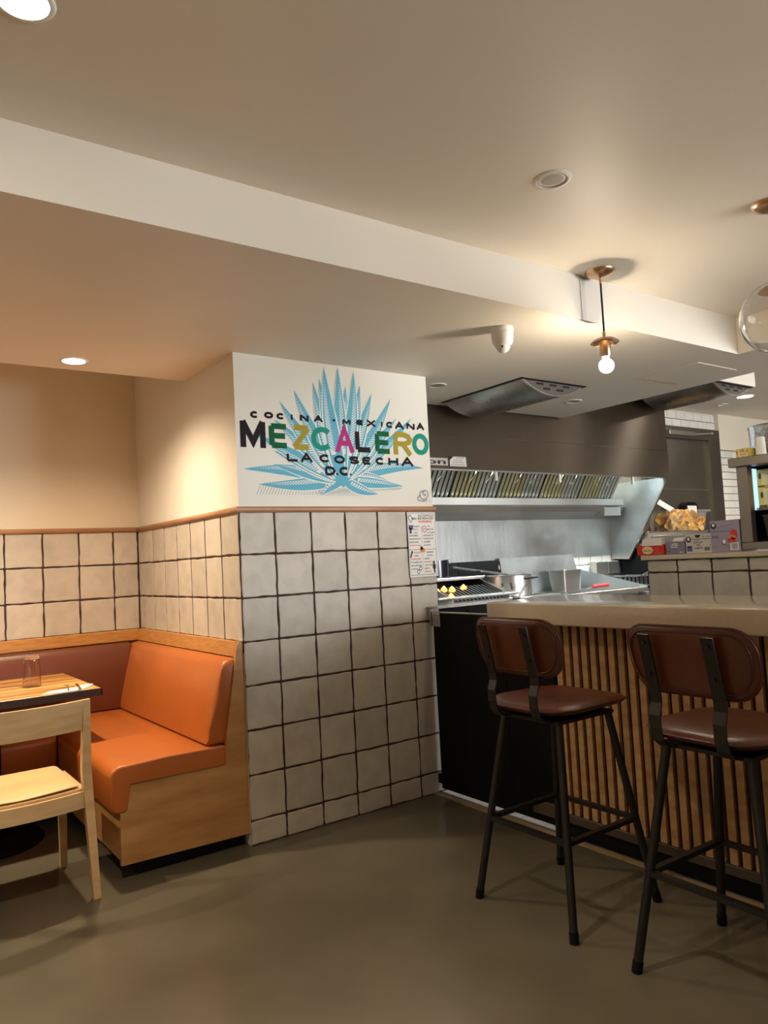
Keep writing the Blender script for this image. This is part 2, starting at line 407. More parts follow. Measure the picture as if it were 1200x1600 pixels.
# ---------------------------------------------------------------- the setting
XL, XR, YM, YA, ZC, ZU, ZK = 1.544, 2.758, 3.345, 4.876, 2.366, 2.575, 2.77
YF, XC, XS, YK = 2.19, 4.10, 4.64, 4.66           # soffit face, recess corner, soffit edge over kitchen, kitchen wall
X0, X1, Y0 = -2.6, 9.6, -3.6

struct(MB().box(X0, 2.645, Y0, YA, -0.06, 0).build('floor', M['floor']), 'grey-brown sealed concrete floor of the dining side', 'floor')
fk = struct(MB().box(2.675, X1, Y0, YK, -0.06, -0.004).build('floor', M['greygrout']), 'pale tiled kitchen floor seen under the black gate', 'floor')
kt = None
for i in range(9):
    for j in range(3):
        a = 3.36-0.155*i
        mb = MB().box(2.712+0.155*j, 2.712+0.155*j+0.15, a-0.15, a, -0.004, 0.0)
        mb.build('tile', M['kfloor'], fk)
struct(MB().box(2.645, 2.675, 0.2, 3.34, -0.06, 0.004).build('trim_1', M['tanstrip']), 'tan metal threshold strip on the floor under the black gate', 'trim')

struct(MB().box(X0, XC, Y0, YF, ZU, ZU+0.08).build('ceiling', M['ceil']), 'raised off-white ceiling over the dining area with two pendants', 'ceiling')
struct(MB().box(XS, X1, Y0, YK, ZK, ZK+0.08).build('ceiling', M['ceil']), 'white kitchen ceiling beyond the lowered soffit', 'ceiling')
mb = MB()
mb.box(X0, XL, YF, 3.985, ZC, 2.83); mb.box(XL, XR, YF, YM, ZC, 2.83); mb.box(XR, XS, YF, 3.945, ZC, 2.83); mb.box(XC, XS, Y0, YF, ZC, 2.83)
sof = struct(mb.build('ceiling', M['ceil']), 'lowered white soffit band that runs over the booth and the kitchen edge', 'ceiling')
MB().box(2.757, 2.763, YF-0.004, YF, ZC, ZU).build('seam', M['paint'], sof)
struct(MB().box(X0, XL, 3.985, YA, 2.75, 2.83).build('ceiling', M['ceil']), 'upper ceiling of the light cove above the booth wall', 'ceiling')

struct(MB().box(X0-0.1, X0, Y0, YA+0.1, 0, 2.83).build('wall_left', M['cream']), 'plain cream wall at the far left', 'wall')
WX0, WX1, WZ0, WZ1 = 3.9, 7.6, 0.95, 2.30
mb = MB().box(X0, WX0, Y0-0.1, Y0, 0, 2.83); mb.box(WX1, X1, Y0-0.1, Y0, 0, 2.83); mb.box(WX0, WX1, Y0-0.1, Y0, 0, WZ0); mb.box(WX0, WX1, Y0-0.1, Y0, WZ1, 2.83)
struct(mb.build('wall_rear', M['cream']), 'plain cream wall behind the camera with a wide shop window', 'wall')
wi = struct(MB().box(WX0, WX1, Y0-0.06, Y0-0.055, WZ0, WZ1).build('window_1', M['clear']), 'wide shop window in the wall behind the camera', 'window')
for k in range(5):
    x = WX0+(WX1-WX0)*k/4; MB().box(x-.03, x+.03, Y0-0.09, Y0-0.02, WZ0, WZ1).build('mullion', M['blackmetal'], wi)
light('window_daylight', 'AREA', WINDOW_W, DAY, None, ((WX0+WX1)/2, Y0-0.04, (WZ0+WZ1)/2), shape='RECTANGLE', size=WX1-WX0, size_y=WZ1-WZ0).rotation_euler = (PI/2, 0, 0)
struct(MB().box(X1, X1+0.1, Y0, YK+0.1, 0, 2.83).build('wall_right', M['umber']), 'plain dark umber wall at the far right of the kitchen', 'wall')
wa = struct(MB().box(X0, XL, YA, YA+0.12, 0, 2.83).build('wall_back', M['cream']), 'cream wall with cream tiles behind the booth', 'wall')
wc = struct(MB().box(XL, XR, YM, YA+0.12, 0, 2.83).build('wall_centre', M['paint']), 'white pillar wall with painted agave above cream tiles', 'wall')
wk = struct(MB().box(XR, X1, YK, YK+0.12, 0, 2.83).build('wall_kitchen', M['cream']), 'kitchen back wall with white subway tiles and steel door', 'wall')

# handmade tiles: four shared variants, each tile an object of its own
TW, TH = 0.2084, 0.2095
def tile_mesh(seed, w, h, joint=0.010, t=0.0042):
    r = random.Random(seed); n = 6; pts = []
    def jit(): return r.uniform(-0.0022, 0.0022)
    W, H = w/2-joint/2, h/2-joint/2; c = min(0.004, W*0.3)
    for k in range(n): pts.append((-W+c+(2*W-2*c)*k/(n-1), -H+jit()))
    for k in range(n): pts.append((W+jit(), -H+c+(2*H-2*c)*k/(n-1)))
    for k in range(n): pts.append((W-c-(2*W-2*c)*k/(n-1), H+jit()))
    for k in range(n): pts.append((-W+jit(), H-c-(2*H-2*c)*k/(n-1)))
    N = len(pts); s = 0.965
    sx, sz = (W-0.0035)/W, (H-0.0035)/H
    vs = [(x, 0, z) for x, z in pts]+[(x, -t*0.6, z) for x, z in pts]+[(x*sx, -t, z*sz) for x, z in pts]
    fs = []
    for b in (0, N):
        for k in range(N): fs.append([b+k, b+(k+1) % N, b+N+(k+1) % N, b+N+k])
    fs.append(list(range(2*N, 3*N)))
    return MB().add(vs, fs)
_tiles = {}
def place_tile(parent, c, w, h, rotz, i):
    key = (round(w, 3), round(h, 3), i % 5)
    if key not in _tiles:
        o = tile_mesh(hash(key) % 9999 if False else int(key[0]*1000)*7+int(key[1]*1000)*3+key[2], w, h).build('tile', M['tile'], parent)
        _tiles[key] = o.data
    else:
        o = bpy.data.objects.new('tile', _tiles[key]); COL.objects.link(o); o.parent = parent
    o.location = c; o.rotation_euler = (random.uniform(-0.003, 0.003), random.uniform(-0.005, 0.005), rotz+random.uniform(-0.004, 0.004))
    return o
def spans(a, edges):  # list of joint positions to (centre, width)
    return [((p+q)/2, abs(q-p)) for p, q in zip(edges[:-1], edges[1:])]
rows = [1.580-TH*k for k in range(8)]+[0.0]
# centre wall front
MB().box(XL, XR, YM-0.003, YM, 0, 1.58).build('grout', M['grout'], wc)
MB().box(XL-0.003, XL, YM, YA, 0.9, 1.58).build('grout', M['grout'], wc)
cols = [XL-.004, 1.7309]+[1.7309+TW*k for k in range(1, 5)]+[XR]
n = 0
for cx, cw in spans(0, cols):
    for cz, ch in spans(0, rows):
        n += 1; place_tile(wc, (cx, YM-0.003, cz), cw, ch, 0, n)
# centre wall, booth side
cy = [YM-.004]+[YM+TW*k for k in range(1, 8)]+[YA]
for c, cw in spans(0, cy):
    for cz, ch in spans(0, rows[:4]):
        n += 1; place_tile(wc, (XL-0.003, c, cz), cw, ch, -PI/2, n)
# booth wall
MB().box(X0, XL, YA-0.003, YA, 0.9, 1.58).build('grout', M['grout'], wa)
ax = [XL-0.012, 1.377]+[1.377-TW*k for k in range(1, 14)]
for c, cw in spans(0, ax):
    for cz, ch in spans(0, rows[:4]):
        n += 1; place_tile(wa, (c, YA-0.003, cz), cw, ch, 0, n)
# chair rail
def rail(p0, p1, name, lab, m0, m1):
    prof = [(0, 1.574), (-0.013, 1.574), (-0.021, 1.581), (-0.024, 1.590), (-0.021, 1.600), (-0.012, 1.604), (0, 1.604)]
    vs = []; fs = []
    d = Vector(p1)-Vector(p0); d.normalize(); nrm = Vector((-d.y, d.x))   # points away from the room
    for p, mt in ((p0, m0), (p1, m1)):
        for o, z in prof:
            q = Vector(p)+nrm*(-o)*-1 + d*(-o)*mt
            vs.append((q.x, q.y, z))
    k = len(prof); fs = [[i, (i+1) % k, k+(i+1) % k, k+i] for i in range(k)]+[list(range(k))[::-1], list(range(k, 2*k))]
    return struct(MB().add(vs, fs).build(name, M['railwood'], smooth=50), lab, 'trim')
rail((XL, YM), (XR+0.006, YM), 'trim_2', 'oak chair rail under the painted agave', -1, 0)
rail((XL, YA), (XL, YM), 'trim_3', 'oak chair rail on the yellow-lit side of the pillar', 1, 1)
rail((X0, YA), (XL, YA), 'trim_4', 'oak chair rail on the wall behind the booth', 0, -1)

# kitchen half wall with a stone cap
hw = struct(MB().box(3.85, 4.02, 0.3, 2.706, 0, 1.228).build('wall_half', M['greygrout']), 'tiled half wall behind the bar with boxes along its top', 'wall')
MB().box(3.847, 3.85, 0.3, 2.706, 0.6, 1.228).build('grout', M['grout'], hw)
hy = [2.706, 2.509]+[2.509-TW*k for k in range(1, 11)]
for c, cw in spans(0, hy):
    for cz, ch in spans(0, [1.228, 1.155, 0.947, 0.739]):
        n += 1; place_tile(hw, (3.847, c, cz), cw, ch, -PI/2, n)
MB().box(3.825, 4.05, 0.3, 2.735, 1.229, 1.257, 0.003, 1).build('cap', M['quartz'], hw)

# kitchen wall: subway tiles, bulkhead, door
_sub = {}
def sub_tile(parent, x0, x1, z0, z1):
    key = round(x1-x0, 3)
    if key not in _sub:
        W = (x1-x0)/2-0.003; H = (z1-z0)/2-0.003
        o = MB().box(-W, W, -0.009, 0, -H, H, 0.003, 1).build('tile', M['subway'], parent); _sub[key] = o.data
    else:
        o = bpy.data.objects.new('tile', _sub[key]); COL.objects.link(o); o.parent = parent
    o.location = ((x0+x1)/2, YK-0.003, (z0+z1)/2)
def sub_field(x0, x1, z0, z1):
    MB().box(x0, x1, YK-0.003, YK, z0, z1).build('grout', M['greygrout'], wk)
    z = z1; r = 0
    while z-0.083 > z0-0.02:
        x = x0-(0.083 if r % 2 else 0.0)
        while x < x1-0.01:
            a, b = max(x, x0), min(x+0.166, x1)
            if b-a > 0.02: sub_tile(wk, a, b, z-0.083, z)
            x += 0.166
        z -= 0.083; r += 1
sub_field(6.98, 8.05, 2.585, 2.757)
sub_field(8.045, 9.05, 1.20, 2.366)
sub_field(5.40, 6.04, 1.0, 1.25)
MB().box(8.05, X1, YK-0.06, YK, 2.366, ZK).build('bulkhead', M['cream'], wk)
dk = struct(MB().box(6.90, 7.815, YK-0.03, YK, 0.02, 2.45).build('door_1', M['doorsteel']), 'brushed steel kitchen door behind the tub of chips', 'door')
mb = MB().box(7.815, 8.03, YK-0.07, YK, 0, 2.575); mb.box(6.80, 7.815, YK-0.07, YK, 2.455, 2.575); mb.box(6.68, 6.90, YK-0.07, YK, 0, 2.575)
mb.build('frame', M['doorsteel'], dk)
MB().box(7.02, 7.50, YK-0.11, YK-0.03, 2.475, 2.525, 0.006).build('door_closer', M['steel'], dk)
mb = MB().bar((7.48, YK-0.09, 2.50), (7.74, YK-0.16, 2.51), 0.02, 0.012); mb.bar((7.74, YK-0.16, 2.515), (7.86, YK-0.072, 2.525), 0.02, 0.012)
mb.build('closer_arm', M['steel'], dk)
mb = MB()
for z in (0.9, 1.9): mb.box(6.91, 7.80, YK-0.034, YK-0.03, z, z+0.008)
mb.build('seam', M['steel'], dk)  # brighter strips stand in for horizontal reflections on the door

# ---------------------------------------------------------------- mural
mu = thing('wall_mural', 'blue agave painted under coloured hand-lettered words on the white pillar', 'mural', (XL, YM, 0))
def MF(dz): return lambda x, z: (x-XL, -0.0004-dz, z)
base = (2.145, 1.745)
leaves = [((1.575, 1.789), .030, -.02), ((1.655, 1.715), .030, .012), ((2.706, 1.827), .032, .03), ((2.467, 1.739), .026, .02), ((2.554, 1.720), .026, .0), ((2.376, 1.672), .026, -.012), ((2.02, 1.668), .026, -.01),
          ((1.739, 1.817), .030, .0), ((1.748, 1.886), .030, .0), ((1.642, 1.969), .030, .0), ((2.639, 2.114), .030, -.02), ((2.526, 2.104), .032, -.01), ((1.755, 2.048), .032, .0),
          ((2.495, 2.215), .036, -.02), ((1.790, 2.143), .036, .02), ((2.364, 2.232), .038, -.01), ((1.877, 2.207), .038, .02), ((2.194, 2.259), .040, .0), ((2.289, 2.273), .040, -.01),
          ((1.993, 2.257), .036, .02), ((2.030, 2.286), .036, .01), ((2.251, 2.345), .038, -.02), ((2.150, 2.358), .038, .0), ((2.062, 2.348), .040, .015)]
for li, (tip, wd, bend) in enumerate(leaves):
    mb = MB(); fn0 = MF(0.00008*li); fn = MF(0.00008*li+.00002); fn2 = MF(0.00008*li+0.00004); fn3 = MF(0.00008*li+0.00006)
    b = (base[0]+(tip[0]-base[0])*0.04, base[1]+(tip[1]-base[1])*0.02)
    dx, dz = tip[0]-b[0], tip[1]-b[1]; L = math.hypot(dx, dz); tx, tz = dx/L, dz/L; nx, nz = -tz, tx
    def P(t, s):
        bb = bend*math.sin(PI*t)
        w_ = wd*1.08*max(0.0, math.sin(PI*(t**0.8*0.86+0.14)))**0.9
        return (b[0]+dx*t+nx*(s*w_+bb), b[1]+dz*t+nz*(s*w_+bb))
    T = [k/14 for k in range(15)]
    for t0, t1 in zip(T[:-1], T[1:]):
        mb.add([fn0(*P(t0, -1.22)), fn0(*P(t0, 1.22)), fn0(*P(t1, 1.22)), fn0(*P(t1, -1.22))], [[0, 1, 2, 3]], 1)
        mb.add([fn(*P(t0, -1)), fn(*P(t0, 1)), fn(*P(t1, 1)), fn(*P(t1, -1))], [[0, 1, 2, 3]], 0)
    sg = 1 if (tip[0] < base[0]) == (tip[1] > 1.9) else -1
    for t0, t1 in zip(T[3:13], T[4:14]):
        mb.add([fn2(*P(t0, sg*0.02)), fn2(*P(t0, sg*0.72)), fn2(*P(t1, sg*0.72)), fn2(*P(t1, sg*0.02))], [[0, 1, 2, 3]], 1)
    nh = int(L/0.022)
    for k in range(nh):
        t = 0.24+0.68*k/nh; q = P(t, sg*0.02); r_ = P(min(0.97, t+0.045), sg*0.74)
        stroke(mb, [q, r_], 0.0055, fn3, 0)
    mb.build('agave_leaf', [M['bluepaint'], M['whitepaint2']], mu)
mb = MB(); fn = MF(0.0021)
core = [(base[0]+0.050*math.cos(a)*(1.25 if k % 2 else 0.8), base[1]+0.0+0.034*math.sin(a)*(1.2 if k % 2 else 0.85)) for k, a in enumerate([2*PI*i/22 for i in range(22)])]
mb.add([fn(*p) for p in core], [list(range(22))]); mb.build('agave_heart', M['bluepaint'], mu)
mb = MB(); fn = MF(0.00001)
for k in range(34):
    x = 1.665+0.0165*k; d = 0.045-0.0002*k
    if x < 2.05: stroke(mb, [(x, 1.71-0.0005*k), (x-0.022, 1.71-d-0.0002*k)], 0.0022, fn)
for k in range(40):
    x = 2.0+0.0135*k; stroke(mb, [(x+0.018, 1.70+0.0003*k), (x-0.012, 1.668+0.0008*k)], 0.0022, fn)
    if k < 20: stroke(mb, [(x-0.012, 1.70), (x+0.018, 1.662)], 0.0022, fn)
mb.build('ground_hatching', M['hatchpaint'], mu)
words = [
 (0.029, [('M', 1.568, 1.897, 1.704, 2.028, 'blackpaint'), ('E', 1.724, 1.9, 1.836, 2.026, 'greenpaint'), ('Z', 1.852, 1.897, 1.965, 2.027, 'olivepaint'), ('C', 1.966, 1.898, 2.1, 2.025, 'tealpaint'), ('A', 2.108, 1.896, 2.236, 2.024, 'pinkpaint'), ('L', 2.24, 1.9, 2.352, 2.028, 'blackpaint'), ('E', 2.372, 1.898, 2.484, 2.024, 'greenpaint'), ('R', 2.499, 1.898, 2.631, 2.028, 'olivepaint'), ('O', 2.633, 1.902, 2.752, 2.027, 'tealpaint')]),
 (0.0115, [('C', 1.626, 2.045, 1.67, 2.08), ('O', 1.702, 2.048, 1.751, 2.082), ('C', 1.771, 2.048, 1.816, 2.081), ('I', 1.850, 2.05, 1.863, 2.078), ('N', 1.905, 2.049, 1.956, 2.079), ('A', 1.985, 2.051, 2.044, 2.08), ('.', 2.102, 2.057, 2.119, 2.072), ('M', 2.164, 2.048, 2.217, 2.073), ('E', 2.253, 2.049, 2.301, 2.079), ('X', 2.324, 2.048, 2.379, 2.081), ('I', 2.417, 2.051, 2.430, 2.078), ('C', 2.454, 2.046, 2.504, 2.082), ('A', 2.513, 2.045, 2.58, 2.081), ('N', 2.597, 2.048, 2.656, 2.081), ('A', 2.669, 2.05, 2.727, 2.084)]),
 (0.0135, [('L', 1.818, 1.834, 1.888, 1.881), ('A', 1.895, 1.835, 1.972, 1.877), ('C', 2.01, 1.836, 2.077, 1.88), ('O', 2.101, 1.833, 2.168, 1.878), ('S', 2.196, 1.833, 2.261, 1.877), ('E', 2.281, 1.833, 2.339, 1.877), ('C', 2.369, 1.835, 2.431, 1.877), ('H', 2.456, 1.836, 2.525, 1.877), ('A', 2.544, 1.835, 2.635, 1.879)]),
 (0.0145, [('D', 2.041, 1.767, 2.106, 1.818), ('.', 2.108, 1.77, 2.123, 1.783), ('C', 2.13, 1.769, 2.193, 1.818), ('.', 2.196, 1.771, 2.207, 1.783)])]
GL = {  # hand-lettered capitals as strokes in a unit box
 'M': [[(0, 0), (0, 1)], [(0, 1), (.5, .12), (1, 1)], [(1, 1), (1, 0)]], 'E': [[(0, 0), (0, 1)], [(0, 1), (1, 1)], [(0, .5), (.9, .5)], [(0, 0), (1, 0)]],
 'Z': [[(0, 1), (1, 1)], [(1, 1), (0, 0)], [(0, 0), (1, 0)]], 'A': [[(0, 0), (.5, 1), (1, 0)], [(.18, .30), (.82, .30)]], 'L': [[(0, 1), (0, 0)], [(0, 0), (1, 0)]],
 'R': [[(0, 0), (0, 1)], [(0, 1), (.6, 1), (.9, .9), (1, .74), (.9, .57), (.6, .47), (0, .47)], [(.5, .47), (1, 0)]], 'I': [[(.5, 0), (.5, 1)]], 'N': [[(0, 0), (0, 1)], [(0, 1), (1, 0)], [(1, 0), (1, 1)]],
 'X': [[(0, 0), (1, 1)], [(0, 1), (1, 0)]], 'H': [[(0, 0), (0, 1)], [(1, 0), (1, 1)], [(0, .5), (1, .5)]], 'D': [[(0, 0), (0, 1)], [(0, 1), (.5, 1), (.85, .85), (1, .5), (.85, .15), (.5, 0), (0, 0)]],
 'S': [[(.97, .82), (.8, .95), (.5, 1), (.2, .95), (.04, .78), (.15, .6), (.5, .5), (.85, .4), (.96, .22), (.8, .05), (.5, 0), (.2, .05), (.03, .18)]],
 'O': [[(.5+.5*math.cos(2*PI*k/28), .5+.5*math.sin(2*PI*k/28)) for k in range(29)]], 'C': [[(.5+.5*math.cos(math.radians(42+k*276/22)), .5+.5*math.sin(math.radians(42+k*276/22))) for k in range(23)]], '.': []}
def thick(mb, pts, wd, fn):   # mitred poly-line
    n = len(pts); cl = n > 3 and math.dist(pts[0], pts[-1]) < 1e-6; Ls = []
    for i, p in enumerate(pts):
        a = pts[i-1] if i else (pts[-2] if cl else None); c = pts[i+1] if i < n-1 else (pts[1] if cl else None)
        ds = [((q[0]-o[0])/math.dist(o, q), (q[1]-o[1])/math.dist(o, q)) for o, q in ((a, p), (p, c)) if o and q]
        dx, dy = sum(d[0] for d in ds), sum(d[1] for d in ds); L = math.hypot(dx, dy) or 1; nx, ny = -dy/L, dx/L
        k = 1/max(.45, abs(nx*-ds[0][1]+ny*ds[0][0])); Ls.append(((p[0]+nx*wd/2*k, p[1]+ny*wd/2*k), (p[0]-nx*wd/2*k, p[1]-ny*wd/2*k)))
    for (a, b), (c, d) in zip(Ls[:-1], Ls[1:]): mb.add([fn(*a), fn(*b), fn(*d), fn(*c)], [[0, 1, 2, 3]])
for wd, lst in words:
    for it in lst:
        mb = MB(); u0, v0, u1, v1 = it[1:5]; fn = MF(0.0022); h = wd/2
        if it[0] == '.': disc(mb, (u0+u1)/2, (v0+v1)/2, (u1-u0)/2, (v1-v0)/2, fn)
        for si, st in enumerate(GL[it[0]]):
            fn = MF(0.0022+.00008*si)
            hx = 0 if it[0] in 'X' else h
            pts = [(u0+hx+p[0]*(u1-u0-2*hx), v0+(0 if it[0] in 'AMXNHILERD' and p[1] == 0 and it[0] not in 'LED' else h)+p[1]*(v1-v0-(2*h if it[0] not in 'AMXNHI' else h if it[0] in 'AM' else 0))) for p in st]
            if it[0] in 'XNHI': pts = [(x, v0+p[1]*(v1-v0)) for (x, _), p in zip(pts, st)]
            thick(mb, pts, wd, fn)
        mb.build('letter', M[it[5] if len(it) > 5 else 'blackpaint'], mu)
mb = MB(); fn = MF(0.0002)
sig = [(2.70, 1.69), (2.68, 1.694), (2.668, 1.68), (2.672, 1.655), (2.69, 1.645), (2.715, 1.65), (2.728, 1.67), (2.725, 1.69), (2.705, 1.70), (2.69, 1.685), (2.70, 1.665), (2.712, 1.672), (2.705, 1.68)]
stroke(mb, sig, 0.008, fn); stroke(mb, [(2.668, 1.668), (2.65, 1.655), (2.652, 1.642), (2.675, 1.636), (2.705, 1.637), (2.72, 1.645)], 0.008, fn); disc(mb, 2.735, 1.636, .004, .004, fn)
mb.build('signature', M['greypaint'], mu)

# ---------------------------------------------------------------- warning notice
po = thing('warning_notice', 'white paper alcohol warning notice taped to the tiles at the pillar edge', 'notice', (2.555, YM-0.017, 1.205))
MB().box(0, 0.203, 0, 0.0012, 0, 0.366).build('sheet', M['paper'], po)
def PF(u, v): return (u*0.203, -0.0006, v*0.366)
mb = MB()
def T(s, u0, v0, u1, v1, mi=0): text_into(mb, s, (u0, v0, u1, v1), PF, 0.02, mi)
T('ALCOHOLIC', .37, .93, .95, .965); T('BEVERAGE', .37, .885, .92, .92); T('WARNING', .38, .835, .86, .872, 1)
T('ABRA', .14, .885, .33, .915); stroke(mb, [(.10, .96), (.03, .92), (.12, .84), (.19, .90), (.10, .96)], .012, PF)
stroke(mb, [(.03, .985), (.97, .985), (.97, .03), (.03, .03), (.03, .985)], .006, PF); stroke(mb, [(.03, .42), (.97, .42)], .006, PF)
stroke(mb, [(.48, .80), (.48, .47)], .005, PF); stroke(mb, [(.48, .36), (.48, .04)], .005, PF)
for i, s in enumerate(['YOU MUST', 'SHOW A', 'VALID']): T(s, .19, .77-.05*i, .19+.028*len(s), .79-.05*i)
for i, s in enumerate(['GOVERNMENT', 'ISSUED PHOTO ID', 'DISPLAYING', 'PROOF OF AGE.']): T(s, .05, .625-.05*i, .05+.03*min(13, len(s)), .647-.05*i, 1 if i == 3 else 0)
for i, s in enumerate(['YOU', 'MUST BE', '21 YEARS']): T(s, .68, .77-.05*i, .68+.032*len(s), .79-.05*i)
for i, s in enumerate(['OR OLDER TO', 'PURCHASE OR', 'CONSUME', 'ALCOHOL.']): T(s, .53, .625-.05*i, .53+.033*len(s), .647-.05*i)
for i, s in enumerate(['DRIVING', 'WHILE', 'INTOXICATED', 'OR UNDER THE', 'INFLUENCE IS', 'ILLEGAL.']): T(s, .17 if i < 2 else .06, .365-.05*i, (.17 if i < 2 else .06)+.031*len(s), .387-.05*i, 1 if i in (0, 2) else 0)
for i, s in enumerate(['DRINKING', 'ALCOHOL', 'DURING', 'PREGNANCY', 'CAN CAUSE', 'BIRTH', 'DEFECTS.']): T(s, .62 if i < 2 else .53, .365-.05*i, (.62 if i < 2 else .53)+.031*len(s), .387-.05*i, 1 if i in (3, 6) else 0)
quad(mb, .04, .73, .19, .80, PF, 2); quad(mb, .06, .67, .13, .76, PF, 0)
disc(mb, .58, .735, .085, .052, PF, 1); 
def PF2(u, v): return (u*0.203, -0.0008, v*0.366)
disc(mb, .58, .735, .066, .040, PF2, 3); text_into(mb, '21+', (.535, .722, .63, .75), lambda u, v: (u*0.203, -0.001, v*0.366), .03, 0)
quad(mb, .40, .375, .56, .44, PF2, 4); disc(mb, .45, .44, .05, .03, PF2, 0)
stroke(mb, [(.10, .38), (.05, .30)], .04, PF); disc(mb, .11, .385, .03, .02, PF)
disc(mb, .86, .215, .04, .022, PF); disc(mb, .87, .15, .06, .05, PF); stroke(mb, [(.87, .12), (.88, .05)], .05, PF)
for (a, b) in ((.38, .13), (.30, .08)):
    stroke(mb, [(a+.05*math.cos(t*PI/6), b+.028*math.sin(t*PI/6)) for t in range(13)], .012, PF)
mb.build('print', [M['ink'], M['redink'], M['purpleink'], M['whiteink'], M['orangeink']], po)

# ---------------------------------------------------------------- booth
bo = thing('corner_booth', 'L-shaped corner booth with tan vinyl cushions and honey plywood ends', 'booth', (1.2, 4.2, 0))
def B(x, y, z): return (x-1.2, y-4.2, z)
def bx(mb, x0, x1, y0, y1, z0, z1, *a): return mb.box(x0-1.2, x1-1.2, y0-4.2, y1-4.2, z0, z1, *a)
XB0 = -1.6
prof = [(1.543, .058), (1.543, .940), (1.536, .953), (1.520, .953), (1.512, .944), (1.430, .455), (1.430, .405), (.946, .400), (.946, .068)]
mb = MB(); mb.prism([(x-1.2, z) for x, z in prof], 'y', 3.352-4.2, 3.376-4.2)
mb.build('end_panel', M['benchwood'], bo)
mb = MB(); bx(mb, .965, .985, 3.376, 4.42, .062, .40); bx(mb, XB0, .985, 4.42, 4.44, .062, .40)
mb.build('front_panel', M['benchwood'], bo)
mb = MB(); bx(mb, 1.03, 1.535, 3.40, 3.42, 0, .062); bx(mb, 1.03, 1.05, 3.42, 4.50, 0, .062); bx(mb, XB0, 1.05, 4.48, 4.50, 0, .062)
mb.build('toe_kick', M['blackkick'], bo)
# seat cushions with a rolled front lip
def roll_cushion(L, depth, z0, z1, lip, r=0.05, flat_ends=(0.03, 0.03)):
    """profile in (d, z): d from the front lip to the back; extruded along s with softened ends"""
    p = [(depth, z0), (depth, z1-.008)]
    p += [(depth-.01, z1), (depth*0.5, z1+.006), (r+.02, z1)]
    for k in range(1, 7):
        a = PI/2*k/6; p.append((r-r*math.sin(a), z1-r+r*math.cos(a)))
    p += [(.004, lip+.03), (.014, lip+.006), (.03, lip), (.060, lip+.002), (.066, lip+.05), (.068, z0)]
    return p
def sweep_profile(prof, s0, s1, fn, r=0.016, n=5):
    mb = MB(); N = len(prof); cx = sum(p[0] for p in prof)/N; cz = sum(p[1] for p in prof)/N
    st = []
    for k in range(n+1):
        a = PI/2*k/n; st.append((s0+r*(1-math.sin(a)), r*(1-math.cos(a))))
    st = st[::1]
    seq = [(s0+r-r*math.cos(PI/2*(k/n)), r-r*math.sin(PI/2*(k/n))) for k in range(n+1)]
    seq2 = [(s1-r+r*math.sin(PI/2*(k/n)), r-r*math.cos(PI/2*(k/n))) for k in range(n+1)]
    vs = []
    for s, ins in seq+seq2:
        for (d, z) in prof:
            ux, uz = cx-d, cz-z; L = math.hypot(ux, uz) or 1
            vs.append(fn(s, d+ux/L*ins, z+uz/L*ins))
    K = len(seq+seq2); fs = []
    for i in range(K-1):
        for k in range(N): fs.append([i*N+k, i*N+(k+1) % N, (i+1)*N+(k+1) % N, (i+1)*N+k])
    fs += [list(range(N))[::-1], [(K-1)*N+k for k in range(N)]]
    return mb.add(vs, fs)
sp = roll_cushion(0, .533, .402, .487, .285)
mb = sweep_profile(sp, 3.345, 4.80, lambda s, d, z: B(.905+d, s, z))
sc = mb.build('seat_cushion', M['leather'], bo, smooth=40)
pp = [(1.425, 3.362, .466), (1.2, 3.358, .474), (1.0, 3.358, .472), (.955, 3.360, .466), (.930, 3.362, .448), (.922, 3.362, .42)]
MB().tube([B(*p) for p in pp], .0035, 6).build('piping', M['stitch'], sc, smooth=60)
mb = sweep_profile(roll_cushion(0, .50, .402, .484, .285), XB0, .902, lambda s, d, z: B(s, 4.31+d, z))
mb.build('seat_cushion', M['leather'], bo, smooth=40)
# backrests: side one leans against the pillar, long one against the booth wall
def backrest(fn, L0, L1):
    p = [(0.0, .488), (0.0, .855), (.012, .874), (.045, .882), (.085, .872), (.100, .845), (.108, .7), (.108, .55), (.100, .50), (.085, .488)]
    return sweep_profile(p, L0, L1, fn, 0.03)
mb = backrest(lambda s, d, z: B(1.412+(z-.488)*0.24-d+.035+.0, s, z), 3.362, 4.835)
mb.build('backrest_cushion', M['leather'], bo, smooth=40)
mb = backrest(lambda s, d, z: B(s, 4.815+(z-.488)*0.08-d+.0, z), XB0, 1.45)
mb.build('backrest_cushion', M['darkvinyl'], bo, smooth=40)
mb = MB()
mb.hexa([B(1.505, 3.372, .885), B(1.535, 3.372, .885), B(1.535, 4.85, .885), B(1.505, 4.85, .885), B(1.513, 3.372, .955), B(1.538, 3.372, .955), B(1.538, 4.85, .955), B(1.513, 4.85, .955)])
mb.build('top_rail', M['trimwood'], bo)
mb = MB(); bx(mb, XB0, 1.512, 4.835, 4.862, .885, .955, .003, 1); mb.build('top_rail', M['trimwood'], bo)

